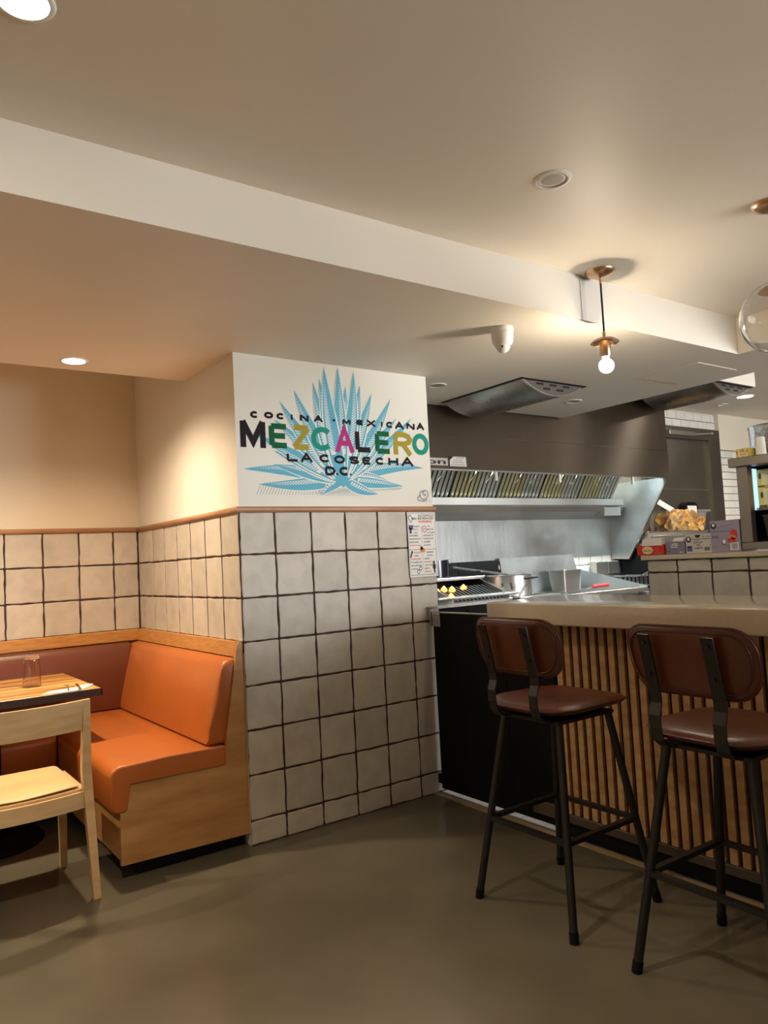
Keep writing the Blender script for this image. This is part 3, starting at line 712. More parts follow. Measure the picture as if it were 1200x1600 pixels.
# ---------------------------------------------------------------- table and settings
TX0, TX1, TY0, TY1 = .08, 1.028, 3.893, 4.713
ta = thing('dining_table', 'square-edged striped butcher-block table in front of the booth', 'table', (.55, 4.30, 0))
MB().box(TX0-.55, TX1-.55-.004, TY0-4.3+.004, TY1-4.3, .716, .75, .002, 1).build('tabletop', M['tabletop'], ta)
mb = MB().box(TX0-.55, TX1-.55, TY0-4.3, TY0-4.3+.004, .714, .7485); mb.box(TX1-.554, TX1-.55, TY0-4.3, TY1-4.3, .714, .7485)
mb.build('edge_band', M['edge'], ta)
MB().box(-.05, .075, -.05, .05, .02, .70, .004, 1).build('column', M['black'], ta)
MB().lathe([(.02, 0), (.27, 0), (.275, .006), (.26, .016), (.09, .028), (.07, .03)], 40).build('base', M['black'], ta, smooth=40)
MB().box(-.22, .22, -.03, .03, .698, .716).build('bracket', M['black'], ta)
gl = MB()
outer = [(.0445, 0), (.0445, .004), (.0425, .03), (.0405, .08), (.0380, .13), (.0365, .152), (.034, .157)]
inner = [(.0425, .0), (.0402, .03), (.0382, .08), (.0358, .13), (.0345, .142)]
gl.lathe(outer+[(.001, .157)], 40, cap=False); gl.lathe(inner+[(.001, .143)], 40, cap=False)
n0 = 40
gl.f += [[k, (k+1) % n0, (len(outer)+1)*n0+(k+1) % n0, (len(outer)+1)*n0+k] for k in range(n0)]; gl.m += [0]*n0
tag(gl.build('tumbler', M['smoke'], None, (.779, 4.279, .7505), 40), 'clear tumbler standing upside down on the striped table', 'glass')
nk = [(.76, 3.925), (.80, 3.985), (.93, 4.02), (1.0, 4.06), (1.022, 4.035), (.985, 3.965), (.935, 3.905), (.84, 3.898)]
mb = MB(); mb.prism([(x-.88, y-3.97) for x, y in nk], 'z', 0, .004)
mb.prism([(x-.88, y-3.97) for x, y in nk[2:7]], 'z', .004, .007)
tag(mb.build('napkin', M['napkin'], None, (.88, 3.97, .7505)), 'folded white paper napkin at the table edge under cutlery', 'napkin')
def fork():
    mb = MB(); mb.bar((0, -.09, .004), (0, .03, .006), .006, .0025, .005, .0025); mb.bar((0, .03, .006), (0, .055, .008), .006, .002, .021, .002)
    for k in (-1.5, -.5, .5, 1.5): mb.bar((k*.006, .055, .008), (k*.0055, .10, .005), .0032, .0016)
    return mb
tag(fork().build('fork', M['chrome'], None, (.888, 3.99, .7575), rotz=-.16), 'steel fork lying on the white napkin, left of the knife', 'fork')
mb = MB(); mb.bar((0, -.10, .003), (0, -.01, .004), .011, .004, .013, .004)
mb.prism([(-.007, 0), (.006, 0), (.007, .08), (.001, .105), (-.006, .09)], 'z', .002, .004); mb.bar((0, -.012, .0035), (0, .004, .003), .008, .003)
tag(mb.build('knife', M['chrome'], None, (.937, 3.99, .7585), rotz=-.14), 'steel table knife lying on the white napkin, right of the fork', 'knife')

# ---------------------------------------------------------------- dining chair
ch = thing('dining_chair', 'pale beech dining chair with curved back pushed up to the table', 'chair', (.545, 3.50, 0))
def smoothbar(mb, pts, wd, side=None):
    for (p, w0, d0), (q, w1, d1) in zip(pts[:-1], pts[1:]): mb.bar(p, q, w0, d0, w1, d1, side)
for s in (-1, 1):
    mb = MB(); smoothbar(mb, [((s*.277, -.226, 0), .028, .030), ((s*.256, -.205, .42), .036, .040), ((s*.250, -.210, .52), .036, .040), ((s*.247, -.252, .80), .026, .030)], None, (1, 0, 0))
    mb.build('back_leg', M['beech'], ch)
    mb = MB(); mb.bar((s*.250, .232, 0), (s*.246, .215, .42), .028, .028, .036, .036, (1, 0, 0)); mb.build('front_leg', M['beech'], ch)
def arc_panel(z0, z1, y_end, sag, half, th, n=16, lean=0.0, zc=0.0):
    mb = MB(); vs = []; fs = []
    for k in range(n+1):
        u = -1+2*k/n; y = y_end-sag*(1-u*u); x = half*u
        b = zc*(1-u*u)
        for (dy, z) in ((-th/2+lean*z0*0, z0-b), (th/2, z0-b), (th/2-lean, z1), (-th/2-lean, z1)):
            vs.append((x, y+dy, z))
    for k in range(n):
        for j in range(4): fs.append([k*4+j, k*4+(j+1) % 4, (k+1)*4+(j+1) % 4, (k+1)*4+j])
    fs += [[3, 2, 1, 0], [n*4, n*4+1, n*4+2, n*4+3]]
    return mb.add(vs, fs)
arc_panel(.685, .806, -.222, .055, .262, .022, lean=.026, zc=0.0).build('backrest', M['beech'], ch, smooth=40)
arc_panel(.365, .430, -.205, .035, .242, .022).build('seat_rail', M['beech'], ch, smooth=40)
mb = MB()
for s in (-1, 1): mb.box(s*.246-.011, s*.246+.011, -.19, .20, .37, .43)
mb.box(-.235, .235, .205, .227, .37, .43); mb.build('seat_rail', M['beech'], ch)
oc = []
for k in range(17):
    u = -1+2*k/16; oc.append((.236*u, -.200-.035*(1-u*u)))
oc += [(.238, .10), (.236, .215), (.225, .225), (-.225, .225), (-.236, .215), (-.238, .10)]
MB().prism(oc, 'z', .430, .440).build('seat', M['beech'], ch)
mb = pad([(x*.96, y*.95-.0) for x, y in oc], .034, lambda u, v, t: (u, v, .452+t-.10*(max(0, .2-abs(u))**2)), 1.0)
mb.build('seat_cushion', M['seatpad'], ch, smooth=50)

# ---------------------------------------------------------------- black gate, bar, worktop
ga = thing('swing_gate', 'matt black half-height swing gate between the pillar and the bar', 'gate', (2.69, 3.30, 0))
MB().box(-.012, .013, -.555, .0, .034, 1.0).build('panel', M['black'], ga)
MB().box(-.012, .013, -.555, .0, 1.0, 1.006).build('top_trim', M['steel'], ga)
mb = MB().box(-.020, .005, .005, .024, .925, 1.03); mb.box(-.020, .055, -.06, .026, 1.03, 1.036)
mb.build('hinge', M['steel'], ga)
hp = MB().box(-.020, -.013, -.065, -.002, .925, 1.012, .002, 1).build('hinge_plate', M['steel'], ga)
MB().box(-.0212, -.020, -.045, -.018, .985, .988).build('slot', M['ink'], hp)
MB().box(-.015, .01, .0, .026, .06, .11).build('lower_hinge', M['black'], ga)

ba = thing('bar_counter', 'oak-slatted bar front on a dark base, behind the two stools', 'bar', (2.75, 1.5, 0))
def bb(mb, x0, x1, y0, y1, z0, z1, *a): return mb.box(x0-2.75, x1-2.75, y0-1.5, y1-1.5, z0, z1, *a)
bb(MB(), 2.712, 2.73, -1.6, 2.43, .075, .975).build('backing', M['slatback'], ba)
bb(MB(), 2.73, 3.10, -1.6, 2.43, .0, .975).build('carcass', M['black'], ba)
bb(MB(), 2.684, 2.712, -1.6, 2.43, .066, .104, .002, 1).build('base_rail', M['barbase'], ba)
bb(MB(), 2.70, 2.73, -1.6, 2.43, .0, .066).build('toe_kick', M['black'], ba)
bb(MB(), 2.678, 2.703, 2.432, 2.743, .036, .972).build('end_panel', M['black'], ba)
bb(MB(), 2.660, 2.684, 2.46, 2.60, .075, .135, .002, 1).build('stop_block', M['barbase'], ba)
sl0 = None; y = 2.424
while y > -.2:
    if sl0 is None:
        sl0 = MB().box(-.009, .009, -.0155, .0155, -.435, .435, .0015, 1).build('slat', M['slat'], ba); o = sl0
    else:
        o = sl0.copy(); COL.objects.link(o); o.parent = ba
    o.location = (2.702-2.75, y-.0165-1.5, .539); y -= .0495
ul = thing('under_counter_light', 'slim light bar under the kitchen side of the bar top', 'light', (3.135, 2.30, .978))  # invented light bar, added to brighten the kitchen floor by the gate
MB().box(-.02, .02, -.2, .2, -.014, .0).build('housing', M['whiteplastic'], ul)
MB().box(-.012, .012, -.18, .18, -.017, -.014).build('lens', M['hoodlamp'], ul)
light('bar_light', 'AREA', 9, COOL, ul, (0, 0, -.02), shape='RECTANGLE', size=.03, size_y=.36)
wt = MB().box(-.3025, .3025, -2.17, 2.17, -.048, .048, .008, 3).build('bar_worktop', M['quartz'], None, (2.8625, .565, 1.027), 40)
tag(wt, 'thick pale beige stone bar top with a glossy surface', 'worktop')

# ---------------------------------------------------------------- bar stools
def make_stool():
    r = thing('bar_stool', 'chestnut leather bar stool on black legs, the one nearer the black gate', 'stool', (2.20, 2.005, 0), group=None)
    C0 = (-.195, .965)
    def bk(u, v, t):  # backrest surface
        return (C0[0]-.20*v+.55*u*u+t, u, C0[1]+v-.02*abs(u)**1.5*0)
    ol = rrect(.45, .215, .085, 7)
    ol = [(u*(1-.10*(0.5-v/.215)*0.9), v) for u, v in ol]
    b = pad(ol, .034, bk).build('backrest', M['stoolleather'], r, smooth=60)
    ring = [bk(u*.90, v*.82, -.0155) for u, v in ol]
    MB().tube(ring, .0026, 6, closed=True).build('piping', M['stitch'], b, smooth=60)
    ring = [bk(u*.985, v*.97, -.0085) for u, v in ol]
    MB().tube(ring, .0016, 5, closed=True).build('stitching', M['stitch'], b, smooth=60)
    sl = rrect(.45, .43, .12, 8)
    sl = [(u, v*(1.0-.10*(u/.45+.5))) for u, v in sl]
    def st(u, v, t): return (u+.03, v, .735+t+.25*u*abs(u)*0+.28*v*v-.10*max(0, u)**2)
    s = pad(sl, .05, st, 1.0).build('seat', M['stoolleather'], r, smooth=60)
    MB().tube([st(u*1.0, v*1.0, 0) for u, v in sl], .0035, 6, closed=True).build('piping', M['stitch'], s, smooth=60)
    for sgn in (-1, 1):
        path = [(-.254, 1.046), (-.226, .925), (-.212, .862), (-.210, .835), (-.222, .80), (-.222, .76), (-.212, .725), (-.185, .703), (-.15, .697), (-.02, .697)]
        mb = MB(); th = .006; W = .019
        vs = []; fs = []
        for i, (x, z) in enumerate(path):
            a = Vector(path[min(i+1, len(path)-1)])-Vector(path[max(i-1, 0)]); a.normalize(); nn = Vector((-a.y, a.x))*th/2
            for dy, s2 in ((-W, 1), (W, 1), (W, -1), (-W, -1)):
                vs.append((x+nn.x*s2, sgn*.105+dy, z+nn.y*s2))
        for i in range(len(path)-1):
            for j in range(4): fs.append([i*4+j, i*4+(j+1) % 4, (i+1)*4+(j+1) % 4, (i+1)*4+j])
        fs += [[3, 2, 1, 0], [4*(len(path)-1)+j for j in range(4)]]
        mb.add(vs, fs); bkt = mb.build('back_strap', M['blackmetal'], r)
        bm_ = MB()
        for z, x in ((1.02, -.2515), (.925, -.2295)):
            bm_.tube([(x, sgn*.105, z), (x-.005, sgn*.105, z)], .005, 8)
        bm_.build('screw', M['blackmetal'], bkt, smooth=40)
    for sx in (-1, 1):
        for sy in (-1, 1):
            lg = MB().tube([(sx*.135+.005, sy*.135, .70), (sx*.228, sy*.228, .03)], .0145, 12).build('leg', M['blackmetal'], r, smooth=50)
            MB().tube([(sx*.2272, sy*.2272, .035), (sx*.232, sy*.232, 0)], .0165, 12).build('rubber_foot', M['black'], lg, smooth=50)
    q = .190
    for p0, p1 in (((-q, -q), (-q, q)), ((q, -q), (q, q)), ((-q, -q), (q, -q)), ((-q, q), (q, q))):
        MB().bar((p0[0], p0[1], .302), (p1[0], p1[1], .302), .016, .022, side=(0, 0, 1)).build('stretcher', M['blackmetal'], r)
    mb = MB().box(-.15, .16, -.15, .15, .69, .702); mb.build('seat_frame', M['blackmetal'], r)
    return r
st1 = make_stool(); st1['group'] = 'bar stools along the slatted bar'
st2 = copy_tree(st1); st2.location = (2.205, 1.300, 0); st2.rotation_euler = (0, 0, -.02)
st2['label'] = 'chestnut leather bar stool on black legs, cut by the right edge of the photo'

# ---------------------------------------------------------------- lamps
def can_lamp(x, y, z, label, lit=None, power=0, col=WARM, r=.052, trim=.068, angle=100, blend=.8, group='recessed ceiling cans'):
    t = thing('ceiling_can', label, 'ceiling light', (x, y, z), group=group)
    MB().lathe([(r, .0), (r+.002, -.004), (trim-.004, -.004), (trim, 0), (trim, .001)], 32, cap=False).build('trim_ring', M['whiteplastic'], t, smooth=50)
    if lit:
        MB().lathe([(.001, -.0025), (r*.97, -.0015), (r, 0.0)], 32, cap=False).build('lens', lit, t, smooth=40)
        light('can_light', 'SPOT', power, col, t, (0, 0, -.012), spot_size=math.radians(angle), spot_blend=blend, shadow_soft_size=.04)
    else:
        MB().lathe([(r, -.002), (r*.8, .0005), (.001, .0008)], 32, cap=False).build('reflector', M['darkcan'], t, smooth=60)
        MB().lathe([(r*.74, -.0005), (.001, -.0008)], 24, cap=False).build('lens', M['shadowgap'] if lit is False else M['darkcan'], t, smooth=60)
    return t
can_lamp(.321, 1.702, ZU, 'lit recessed can in the raised ceiling at the top left corner', M['can_on'], CAN_W)
can_lamp(.913, 3.810, ZC, 'lit recessed can in the soffit above the booth table', M['can_on'], SOFFIT_CAN_W, angle=150, blend=1.0)
can_lamp(-.55, 3.810, ZC, 'lit recessed can in the soffit over the booth, left of the table', M['can_on'], SOFFIT_CAN_W, angle=150)  # unseen can added to brighten the booth wall
can_lamp(1.965, 1.645, ZU, 'unlit recessed can in the raised ceiling, left of the pendants')
can_lamp(2.960, 3.480, ZC, 'small unlit recessed can in the soffit beside the pillar top', r=.045, trim=.06)
can_lamp(4.20, 3.46, ZC, 'small unlit recessed can in the soffit right of the steel air curtain', r=.045, trim=.06)
can_lamp(7.38, 3.91, ZK, 'lit recessed can in the kitchen ceiling above the steel door', M['can_on_k'], 60, (1, .84, .66), r=.075, trim=.09, angle=150)
for i, (x, y) in enumerate([(-1.3, 1.7), (.32, .0), (-1.3, .0), (.32, -1.7)]):  # unseen cans added for general bounce light
    can_lamp(x, y, ZU, 'lit recessed can in the raised ceiling, ' + ['left of the corner one', 'over the camera', 'left of the camera', 'last one behind the camera'][i], M['can_on'], CAN_W)
for x, y in [(7.2, 1.92), (7.05, 2.95)]:
    can_lamp(x, y, ZK, 'lit recessed can in the kitchen ceiling over the aisle, %s' % ('nearer the shop window' if y < 2 else 'nearer the steel door'), M['can_on_k'], 30, (1, .84, .66), r=.075, trim=.09, angle=150)

def pendant(x, y, label, globe):
    t = thing('pendant_lamp', label, 'pendant lamp', (x, y, ZU), group='copper pendants over the bar')
    MB().lathe([(.001, 0), (.068, 0), (.067, -.004), (.055, -.016), (.030, -.027), (.012, -.032), (.001, -.033)], 40).build('canopy', M['copper'], t, smooth=50)
    MB().tube([(0, 0, -.03), (0, 0, -.058)], .0065, 12).build('ferrule', M['copper'], t, smooth=50)
    MB().tube([(0, 0, -.055), (0, 0, -.285)], .0042, 8).build('cord', M['black'], t, smooth=60)
    MB().tube([(0, 0, -.280), (0, 0, -.312)], .0075, 12).build('ferrule', M['copper'], t, smooth=50)
    MB().lathe([(.001, -.306), (.02, -.308), (.045, -.316), (.064, -.330), (.064, -.333), (.044, -.320), (.02, -.312), (.001, -.311)], 40).build('cap_disc', M['copper'], t, smooth=60)
    MB().lathe([(.001, -.325), (.022, -.325), (.025, -.332), (.026, -.395), (.024, -.398), (.001, -.398)], 32).build('socket', M['copper'], t, smooth=50)
    pr = [(.014, -.396), (.016, -.41)]+[(.034*math.cos(a), -.438-.034*math.sin(a)) for a in [math.radians(q) for q in range(-50, 91, 10)]]
    b = MB().lathe(pr, 24).build('bulb', M['bulb'], t, smooth=60)
    light('bulb_light', 'POINT', BULB_W, BULBC, t, (0, 0, -.438-.01), shadow_soft_size=.036)
    b.visible_shadow = True
    if globe:
        R = .137; zc = -.436
        def prof(R): return [(R*math.cos(a), zc+R*math.sin(a)) for a in [math.radians(q) for q in range(68, -91, -6)]]
        mb = MB(); pr2 = prof(R)+prof(R-.003)[::-1]; mb.lathe(pr2+[pr2[0]], 48, cap=False)
        mb.build('globe', M['glass'], t, smooth=80)
    return t
pendant(2.807, 2.112, 'copper pendant with a bare glowing bulb and no globe, by the soffit edge', False)
pendant(2.838, 1.350, 'copper pendant with a clear glass globe at the right edge', True)

pendant(2.838, .590, 'copper pendant with a clear glass globe over the bar, next after the edge one', True)  # this and the next pendant are unseen, added to lighten the ceiling
pendant(2.838, -.170, 'copper pendant with a clear glass globe over the near end of the bar', True)

# dome sensor
do = thing('dome_camera', 'white dome security camera under the soffit', 'camera', (2.505, 2.456, ZC))
MB().lathe([(.001, 0), (.054, 0), (.055, -.006), (.055, -.016), (.053, -.019)], 40).build('base', M['whiteplastic'], do, smooth=40)
MB().lathe([(.052, -.018), (.0515, -.045), (.048, -.070), (.040, -.085), (.001, -.086)], 40).build('housing', M['whiteplastic'], do, smooth=50)
MB().lathe([(.034, -.083), (.033, -.095), (.026, -.108), (.014, -.116), (.001, -.118)], 32).build('dome', M['whiteplastic'], do, smooth=60)
MB().tube([(-.024, -.020, -.094), (-.030, -.026, -.097)], .005, 8).build('lens', M['ink'], do, smooth=60)

# access panel and a small round vent
tag(MB().box(-.21, .21, -.20, .20, -.003, .0, .001, 1).build('access_panel', M['ceil'], None, (4.25, 2.60, ZC)), 'flush white access panel in the soffit above the bar', 'panel')
tag(MB().lathe([(.055, 0), (.055, -.004), (.045, -.006), (.043, -.001), (.001, -.001)], 28, cap=False).build('smoke_detector', M['whiteplastic'], None, (7.55, 4.25, ZK), 50), 'small round white detector on the kitchen ceiling near the lit can', 'detector')

# curved steel air curtains hung in the ceiling
def air_curtain(x0, x1, y0, y1, z, drop, label):
    cx = (x0+x1)/2; W = x1-x0; L = y1-y0; h = W/2
    t = thing('air_diffuser', label, 'air diffuser', (cx, y0, z), group='curved steel air diffusers')
    R = (h*h+drop*drop)/(2*drop)
    def arc(k, n=20, s=1.0):
        x = -h+2*h*k/n; return (x*s, (-(math.sqrt(max(0, R*R-x*x))-(R-drop)))*s)
    pts = [arc(k) for k in range(21)]
    mb = MB(); mb.prism(pts+[(h, 0.0), (-h, 0.0)], 'y', .012, L)
    mb.build('curved_cover', M['ventsteel'], t, smooth=30)
    mb = MB(); mb.prism([(p[0]*.97, p[1]*.97) for p in pts], 'y', .002, .012)
    ep = mb.build('end_plate', M['plate'], t)
    mb = MB()
    for i, (x, zz) in enumerate([(-.12, -.018), (0, -.018), (.12, -.018), (-.06, -.045), (.06, -.045)]):
        mb.box(x*W/.55-.030, x*W/.55+.030, -.001, .002, zz-.006, zz+.006)
    mb.build('slot', M['shadowgap'], ep)
    mb = MB(); mb.prism([(p[0]*1.0, p[1]*1.0) for p in pts]+[(p[0]*.965, p[1]*.965) for p in pts[::-1]], 'y', -.002, .014)
    mb.build('rim', M['steel'], t, smooth=30)
    mb = MB(); mb.box(-h-.028, -h, -.022, L, -.004, .0); mb.box(h, h+.02, -.022, L, -.004, 0); mb.box(-h-.028, h+.02, -.022, .0, -.004, 0)
    mb.build('shadow_frame', M['shadowgap'], t)
    return t
air_curtain(3.335, 3.885, 3.125, 3.86, ZC, .085, 'curved steel air diffuser set in the soffit, left one, in front of the hood')
duct = struct(MB().box(5.58, 6.22, 3.20, 3.93, 2.602, ZK).build('trim_5', M['ceil']), 'white boxed duct above the right-hand steel air diffuser', 'trim')
air_curtain(5.635, 6.185, 3.235, 3.90, 2.60, .085, 'curved steel air diffuser at the right, beside the kitchen ceiling edge')

# ---------------------------------------------------------------- exhaust hood
HX0, HX1 = 2.80, 6.055
ho = thing('exhaust_hood', 'large brushed steel exhaust hood over the cooking line', 'hood', (4.4, 4.3, 1.9))
def hb(mb, x0, x1, y0, y1, z0, z1, *a): return mb.box(x0-4.4, x1-4.4, y0-4.3, y1-4.3, z0-1.9, z1-1.9, *a)
def HP(x, y, z): return (x-4.4, y-4.3, z-1.9)
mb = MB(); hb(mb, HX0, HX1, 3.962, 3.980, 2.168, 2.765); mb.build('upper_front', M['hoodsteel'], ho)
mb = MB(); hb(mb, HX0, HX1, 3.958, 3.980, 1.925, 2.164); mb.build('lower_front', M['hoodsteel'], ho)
mb = MB(); hb(mb, HX0, HX1, 3.980, 4.02, 1.92, 1.934); mb.build('front_lip', M['steel'], ho)
mb = MB(); hb(mb, HX1-.018, HX1, 3.980, YK-.004, 1.93, 2.765); hb(mb, HX0, HX1-.018, 3.98, YK-.004, 2.745, 2.765); mb.build('end_wall', M['hoodsteel'], ho)
# slanted end skirt
sk = [(3.962, 1.93), (4.447, 1.205), (YK-.016, 1.215), (YK-.016, 1.93)]
mb = MB(); mb.prism([(y-4.3, z-1.9) for y, z in sk], 'x', HX1-.016-4.4, HX1-4.4); es = mb.build('end_skirt', M['backsteel'], ho)
mb = MB()
mb.bar(HP(HX1-.010, 3.962, 1.93), HP(HX1-.010, 4.447, 1.203), .026, .012, side=(1, 0, 0)); mb.bar(HP(HX1-.010, 4.447, 1.206), HP(HX1-.010, YK-.02, 1.216), .026, .012, side=(1, 0, 0))
mb.build('edge_trim', M['steel'], es)
# filters
FB, FT = (4.46, 1.765), (4.20, 2.20)
nf = 6; fx0 = 2.82; fw = (5.86-fx0)/nf
def fpt(x, s, off):  # s 0..1 up the bank, off outwards
    dy, dz = FT[0]-FB[0], FT[1]-FB[1]; L = math.hypot(dy, dz); ny, nz = -dz/L, dy/L
    return HP(x, FB[0]+dy*s+ny*off, FB[1]+dz*s+nz*off)
for i in range(nf):
    a = fx0+fw*i+.006; b = a+fw-.012
    mb = MB(); p = [fpt(a, 0, 0), fpt(b, 0, 0), fpt(b, 1, 0), fpt(a, 1, 0)]; q = [fpt(a, 0, -.03), fpt(b, 0, -.03), fpt(b, 1, -.03), fpt(a, 1, -.03)]
    mb.hexa(q+p, 0)
    fl = mb.build('filter', M['shadowgap'], ho)
    half = 11; mb = MB(); mb2 = MB(); pit = (b-a)/half
    for k in range(half):
        x = a+pit*(k+.16); w_ = pit*.60
        for (m_, ok) in ((mb, k < 6), (mb2, k >= 6)):
            if ok: m_.hexa([fpt(x, .01, .002), fpt(x+w_, .01, .002), fpt(x+w_, .99, .002), fpt(x, .99, .002), fpt(x+.004, .01, .012), fpt(x+w_-.004, .01, .012), fpt(x+w_-.004, .99, .012), fpt(x+.004, .99, .012)])
    mb.build('baffles', M['filterb'], fl); mb2.build('baffles', M['filter'], fl)
    for s in (.32, .68):
        x = a+(b-a)*s
        MB().tube([fpt(x-.02, .30, .012), fpt(x-.02, .32, .03), fpt(x+.0, .42, .038), fpt(x+.02, .52, .03), fpt(x+.02, .54, .012)], .004, 6).build('bail_handle', M['chrome'], fl, smooth=60)
for x in (3.92, 4.62, 5.56):
    MB().box(x-4.4-.012, x-4.4+.012, 3.99-4.3, 4.005-4.3, -.045, .03).build('clip', M['whiteplastic'], ho)
mb = MB()
mb.prism([(y-4.3, z-1.9) for y, z in [(4.40, 1.768), (4.40, 1.712), (4.43, 1.706), (4.45, 1.70), (4.49, 1.70), (4.49, 1.768), (4.478, 1.768), (4.478, 1.715), (4.412, 1.722), (4.412, 1.768)]], 'x', HX0-4.4, 5.95-4.4)
mb.build('grease_gutter', M['steel'], ho)
mb = MB(); mb.prism([(y-4.3, z-1.9) for y, z in [(4.45, 1.70), (4.49, 1.70), (YK-.02, 1.65), (YK-.02, 1.60), (4.47, 1.655)]], 'x', HX0-4.4, HX1-.02-4.4); mb.build('plenum', M['steel'], ho)
mb = MB(); hb(mb, 5.72, 5.96, 4.44, 4.56, 1.615, 1.698, .004, 1); mb.build('grease_cup', M['steel'], ho)
mb = MB(); hb(mb, HX0, HX1-.018, YK-.016, YK-.004, 1.245, 1.70); mb.build('backsplash', M['backsteel'], ho)
for x in (3.3, 4.35, 5.4):
    lm = MB(); hb(lm, x-.16, x+.16, 4.02, 4.10, 2.40, 2.44, .01, 2); lp = lm.build('hood_lamp', M['hoodlamp'], ho)
    light('hood_light', 'AREA', HOOD_W, COOL, ho, HP(x, 4.06, 2.38), shape='RECTANGLE', size=.30, size_y=.08)
# maker's plates on the front
mb = MB(); hb(mb, 2.86, 3.42, 3.953, 3.958, 1.945, 1.998, .001, 1); pl = mb.build('name_plate', M['carton'], ho)
mb = MB(); text_into(mb, 'Halton', (2.93, 1.954, 3.40, 1.992), lambda u, v: HP(u, 3.9525, v), .02); mb.build('lettering', M['ink'], pl)
mb = MB(); mb.prism([(x-4.4, z-1.9) for x, z in [(3.440, 1.943), (3.595, 1.943), (3.590, 2.012), (3.475, 2.012), (3.440, 1.985)]], 'y', 3.954-4.3, 3.958-4.3); pl = mb.build('rating_plate', M['whiteplastic'], ho)
mb = MB()
for k, (a, b) in enumerate([(3.50, 3.575), (3.475, 3.56), (3.46, 3.57), (3.455, 3.58)]): quad(mb, a, 2.002-.016*k, b, 2.0045-.016*k, lambda u, v: HP(u, 3.9535, v))
mb.add([HP(3.44, 3.9535, 1.988), HP(3.47, 3.9535, 2.012), HP(3.44, 3.9535, 2.012)], [[0, 1, 2]])
mb.build('lettering', M['ink'], pl)

# ---------------------------------------------------------------- cooking line
cb = thing('charbroiler', 'black charbroiler with flames under its sloped grate, beside the pillar', 'grill', (3.5, 4.28, 0))
def cbx(mb, x0, x1, y0, y1, z0, z1, *a): return mb.box(x0-3.5, x1-3.5, y0-4.28, y1-4.28, z0, z1, *a)
mb = MB(); cbx(mb, 2.95, 4.02, 4.02, 4.60, .10, .93, .004, 1); mb.build('body', M['black'], cb)
mb = MB(); cbx(mb, 2.95, 4.02, 4.00, 4.06, .955, .985, .003, 1); cbx(mb, 2.95, 4.02, 3.93, 4.03, 1.012, 1.03, .004, 1); mb.build('drip_rail', M['steel'], cb)
mb = MB(); cbx(mb, 2.95, 4.02, 4.29, 4.36, 1.128, 1.152, .004, 1); mb.build('top_rail', M['steel'], cb)
mb = MB(); cbx(mb, 2.95, 4.02, 4.36, 4.60, 1.128, 1.151); mb.build('rear_shelf', M['iron'], cb)
mb = MB(); cbx(mb, 2.95, 4.02, 4.60, 4.635, .90, 1.26); mb.build('backguard', M['black'], cb)
mb = MB()
mb.prism([(4.02-4.28, .93), (4.60-4.28, .93), (4.60-4.28, 1.15), (4.36-4.28, 1.135), (4.02-4.28, 1.015)], 'x', 3.44-3.5, 3.455-3.5)
mb.prism([(4.02-4.28, .93), (4.60-4.28, .93), (4.60-4.28, 1.15), (4.36-4.28, 1.135), (4.02-4.28, 1.015)], 'x', 4.005-3.5, 4.02-3.5)
mb.build('side_shield', M['steel'], cb)
for k in range(15):
    x = 3.46+k*.0375
    MB().bar((x-3.5, 4.06-4.28, .985), (x-3.5, 4.30-4.28, 1.075), .014, .020, side=(1, 0, 0)).build('grate_bar', M['iron'], cb)
for x, y, z, h in [(3.48, 4.22, 1.035, .05), (3.54, 4.14, 1.0, .05), (3.62, 4.22, 1.045, .05), (3.76, 4.25, 1.055, .045), (3.50, 4.12, .995, .035), (3.56, 4.24, 1.05, .05)]:
    MB().lathe([(.001, 0), (.022, .008), (.026, .018), (.016, h*.7), (.001, h)], 12, (0, 0, 0)).build('flame', M['flame'], cb, loc=(x-3.5, y-4.28, z), smooth=60)
for x in (3.1, 3.32, 3.54, 3.76, 3.94):
    MB().tube([(x-3.5, 4.02-4.28, .90), (x-3.5, 3.985-4.28, .90)], .028, 16).build('knob', M['iron'], cb, smooth=40)
mb = MB(); cbx(mb, 2.95, 4.02, 3.985, 4.02, .84, .955, .003, 1); mb.build('control_panel', M['black'], cb)

pt = thing('stock_pot', 'dark blue enamel pot on the grill behind the pillar edge', 'pot', (3.64, 4.47, 1.152))
MB().lathe([(.001, 0), (.128, 0), (.134, .006), (.134, .132), (.138, .136), (.131, .136), (.130, .01), (.001, .01)], 40, cap=False).build('body', M['enamel'], pt, smooth=40)
MB().lathe([(.001, .11), (.129, .11)], 40, cap=False).build('boiling_water', M['whiteplastic'], pt)
MB().tube([(.13, -.03, .10), (.165, -.03, .112), (.168, 0, .114), (.165, .03, .112), (.13, .03, .10)], .006, 8).build('handle', M['chrome'], pt, smooth=60)
tag(MB().bar((3.88, 4.50, 1.225), (4.28, 4.30, 1.145), .022, .010, .03, .008).build('tongs', M['chrome']), 'long steel tongs lying slantwise from the blue pot over the grill', 'tongs')

bu = thing('burner_range', 'black burner range between the grill and the steel griddle', 'stove', (4.25, 4.28, 0))
mb = MB(); mb.box(-.22, .22, -.26, .32, .10, .945, .004, 1); mb.build('body', M['black'], bu)
mb = MB(); mb.box(-.21, .21, -.25, .31, .945, .962)
mb.build('cooktop', M['iron'], bu)
MB().box(-.22, .22, -.35, -.25, .967, .985, .003, 1).build('front_rail', M['steel'], bu)
MB().box(-.225, .225, .32, .355, .90, 1.26).build('backguard', M['black'], bu)
for k in range(6):
    MB().box(-.20+.08*k-.008, -.20+.08*k+.008, -.24, .30, .962, .98).build('grate_bar', M['iron'], bu)
for x in (-.12, .04, .16):
    MB().tube([(x, -.26, .90), (x, -.295, .90)], .026, 16).build('knob', M['iron'], bu, smooth=40)
sp_ = thing('sauce_pot', 'low stainless pot with black riveted loop handle on the burner range', 'pot', (4.20, 4.22, .98))
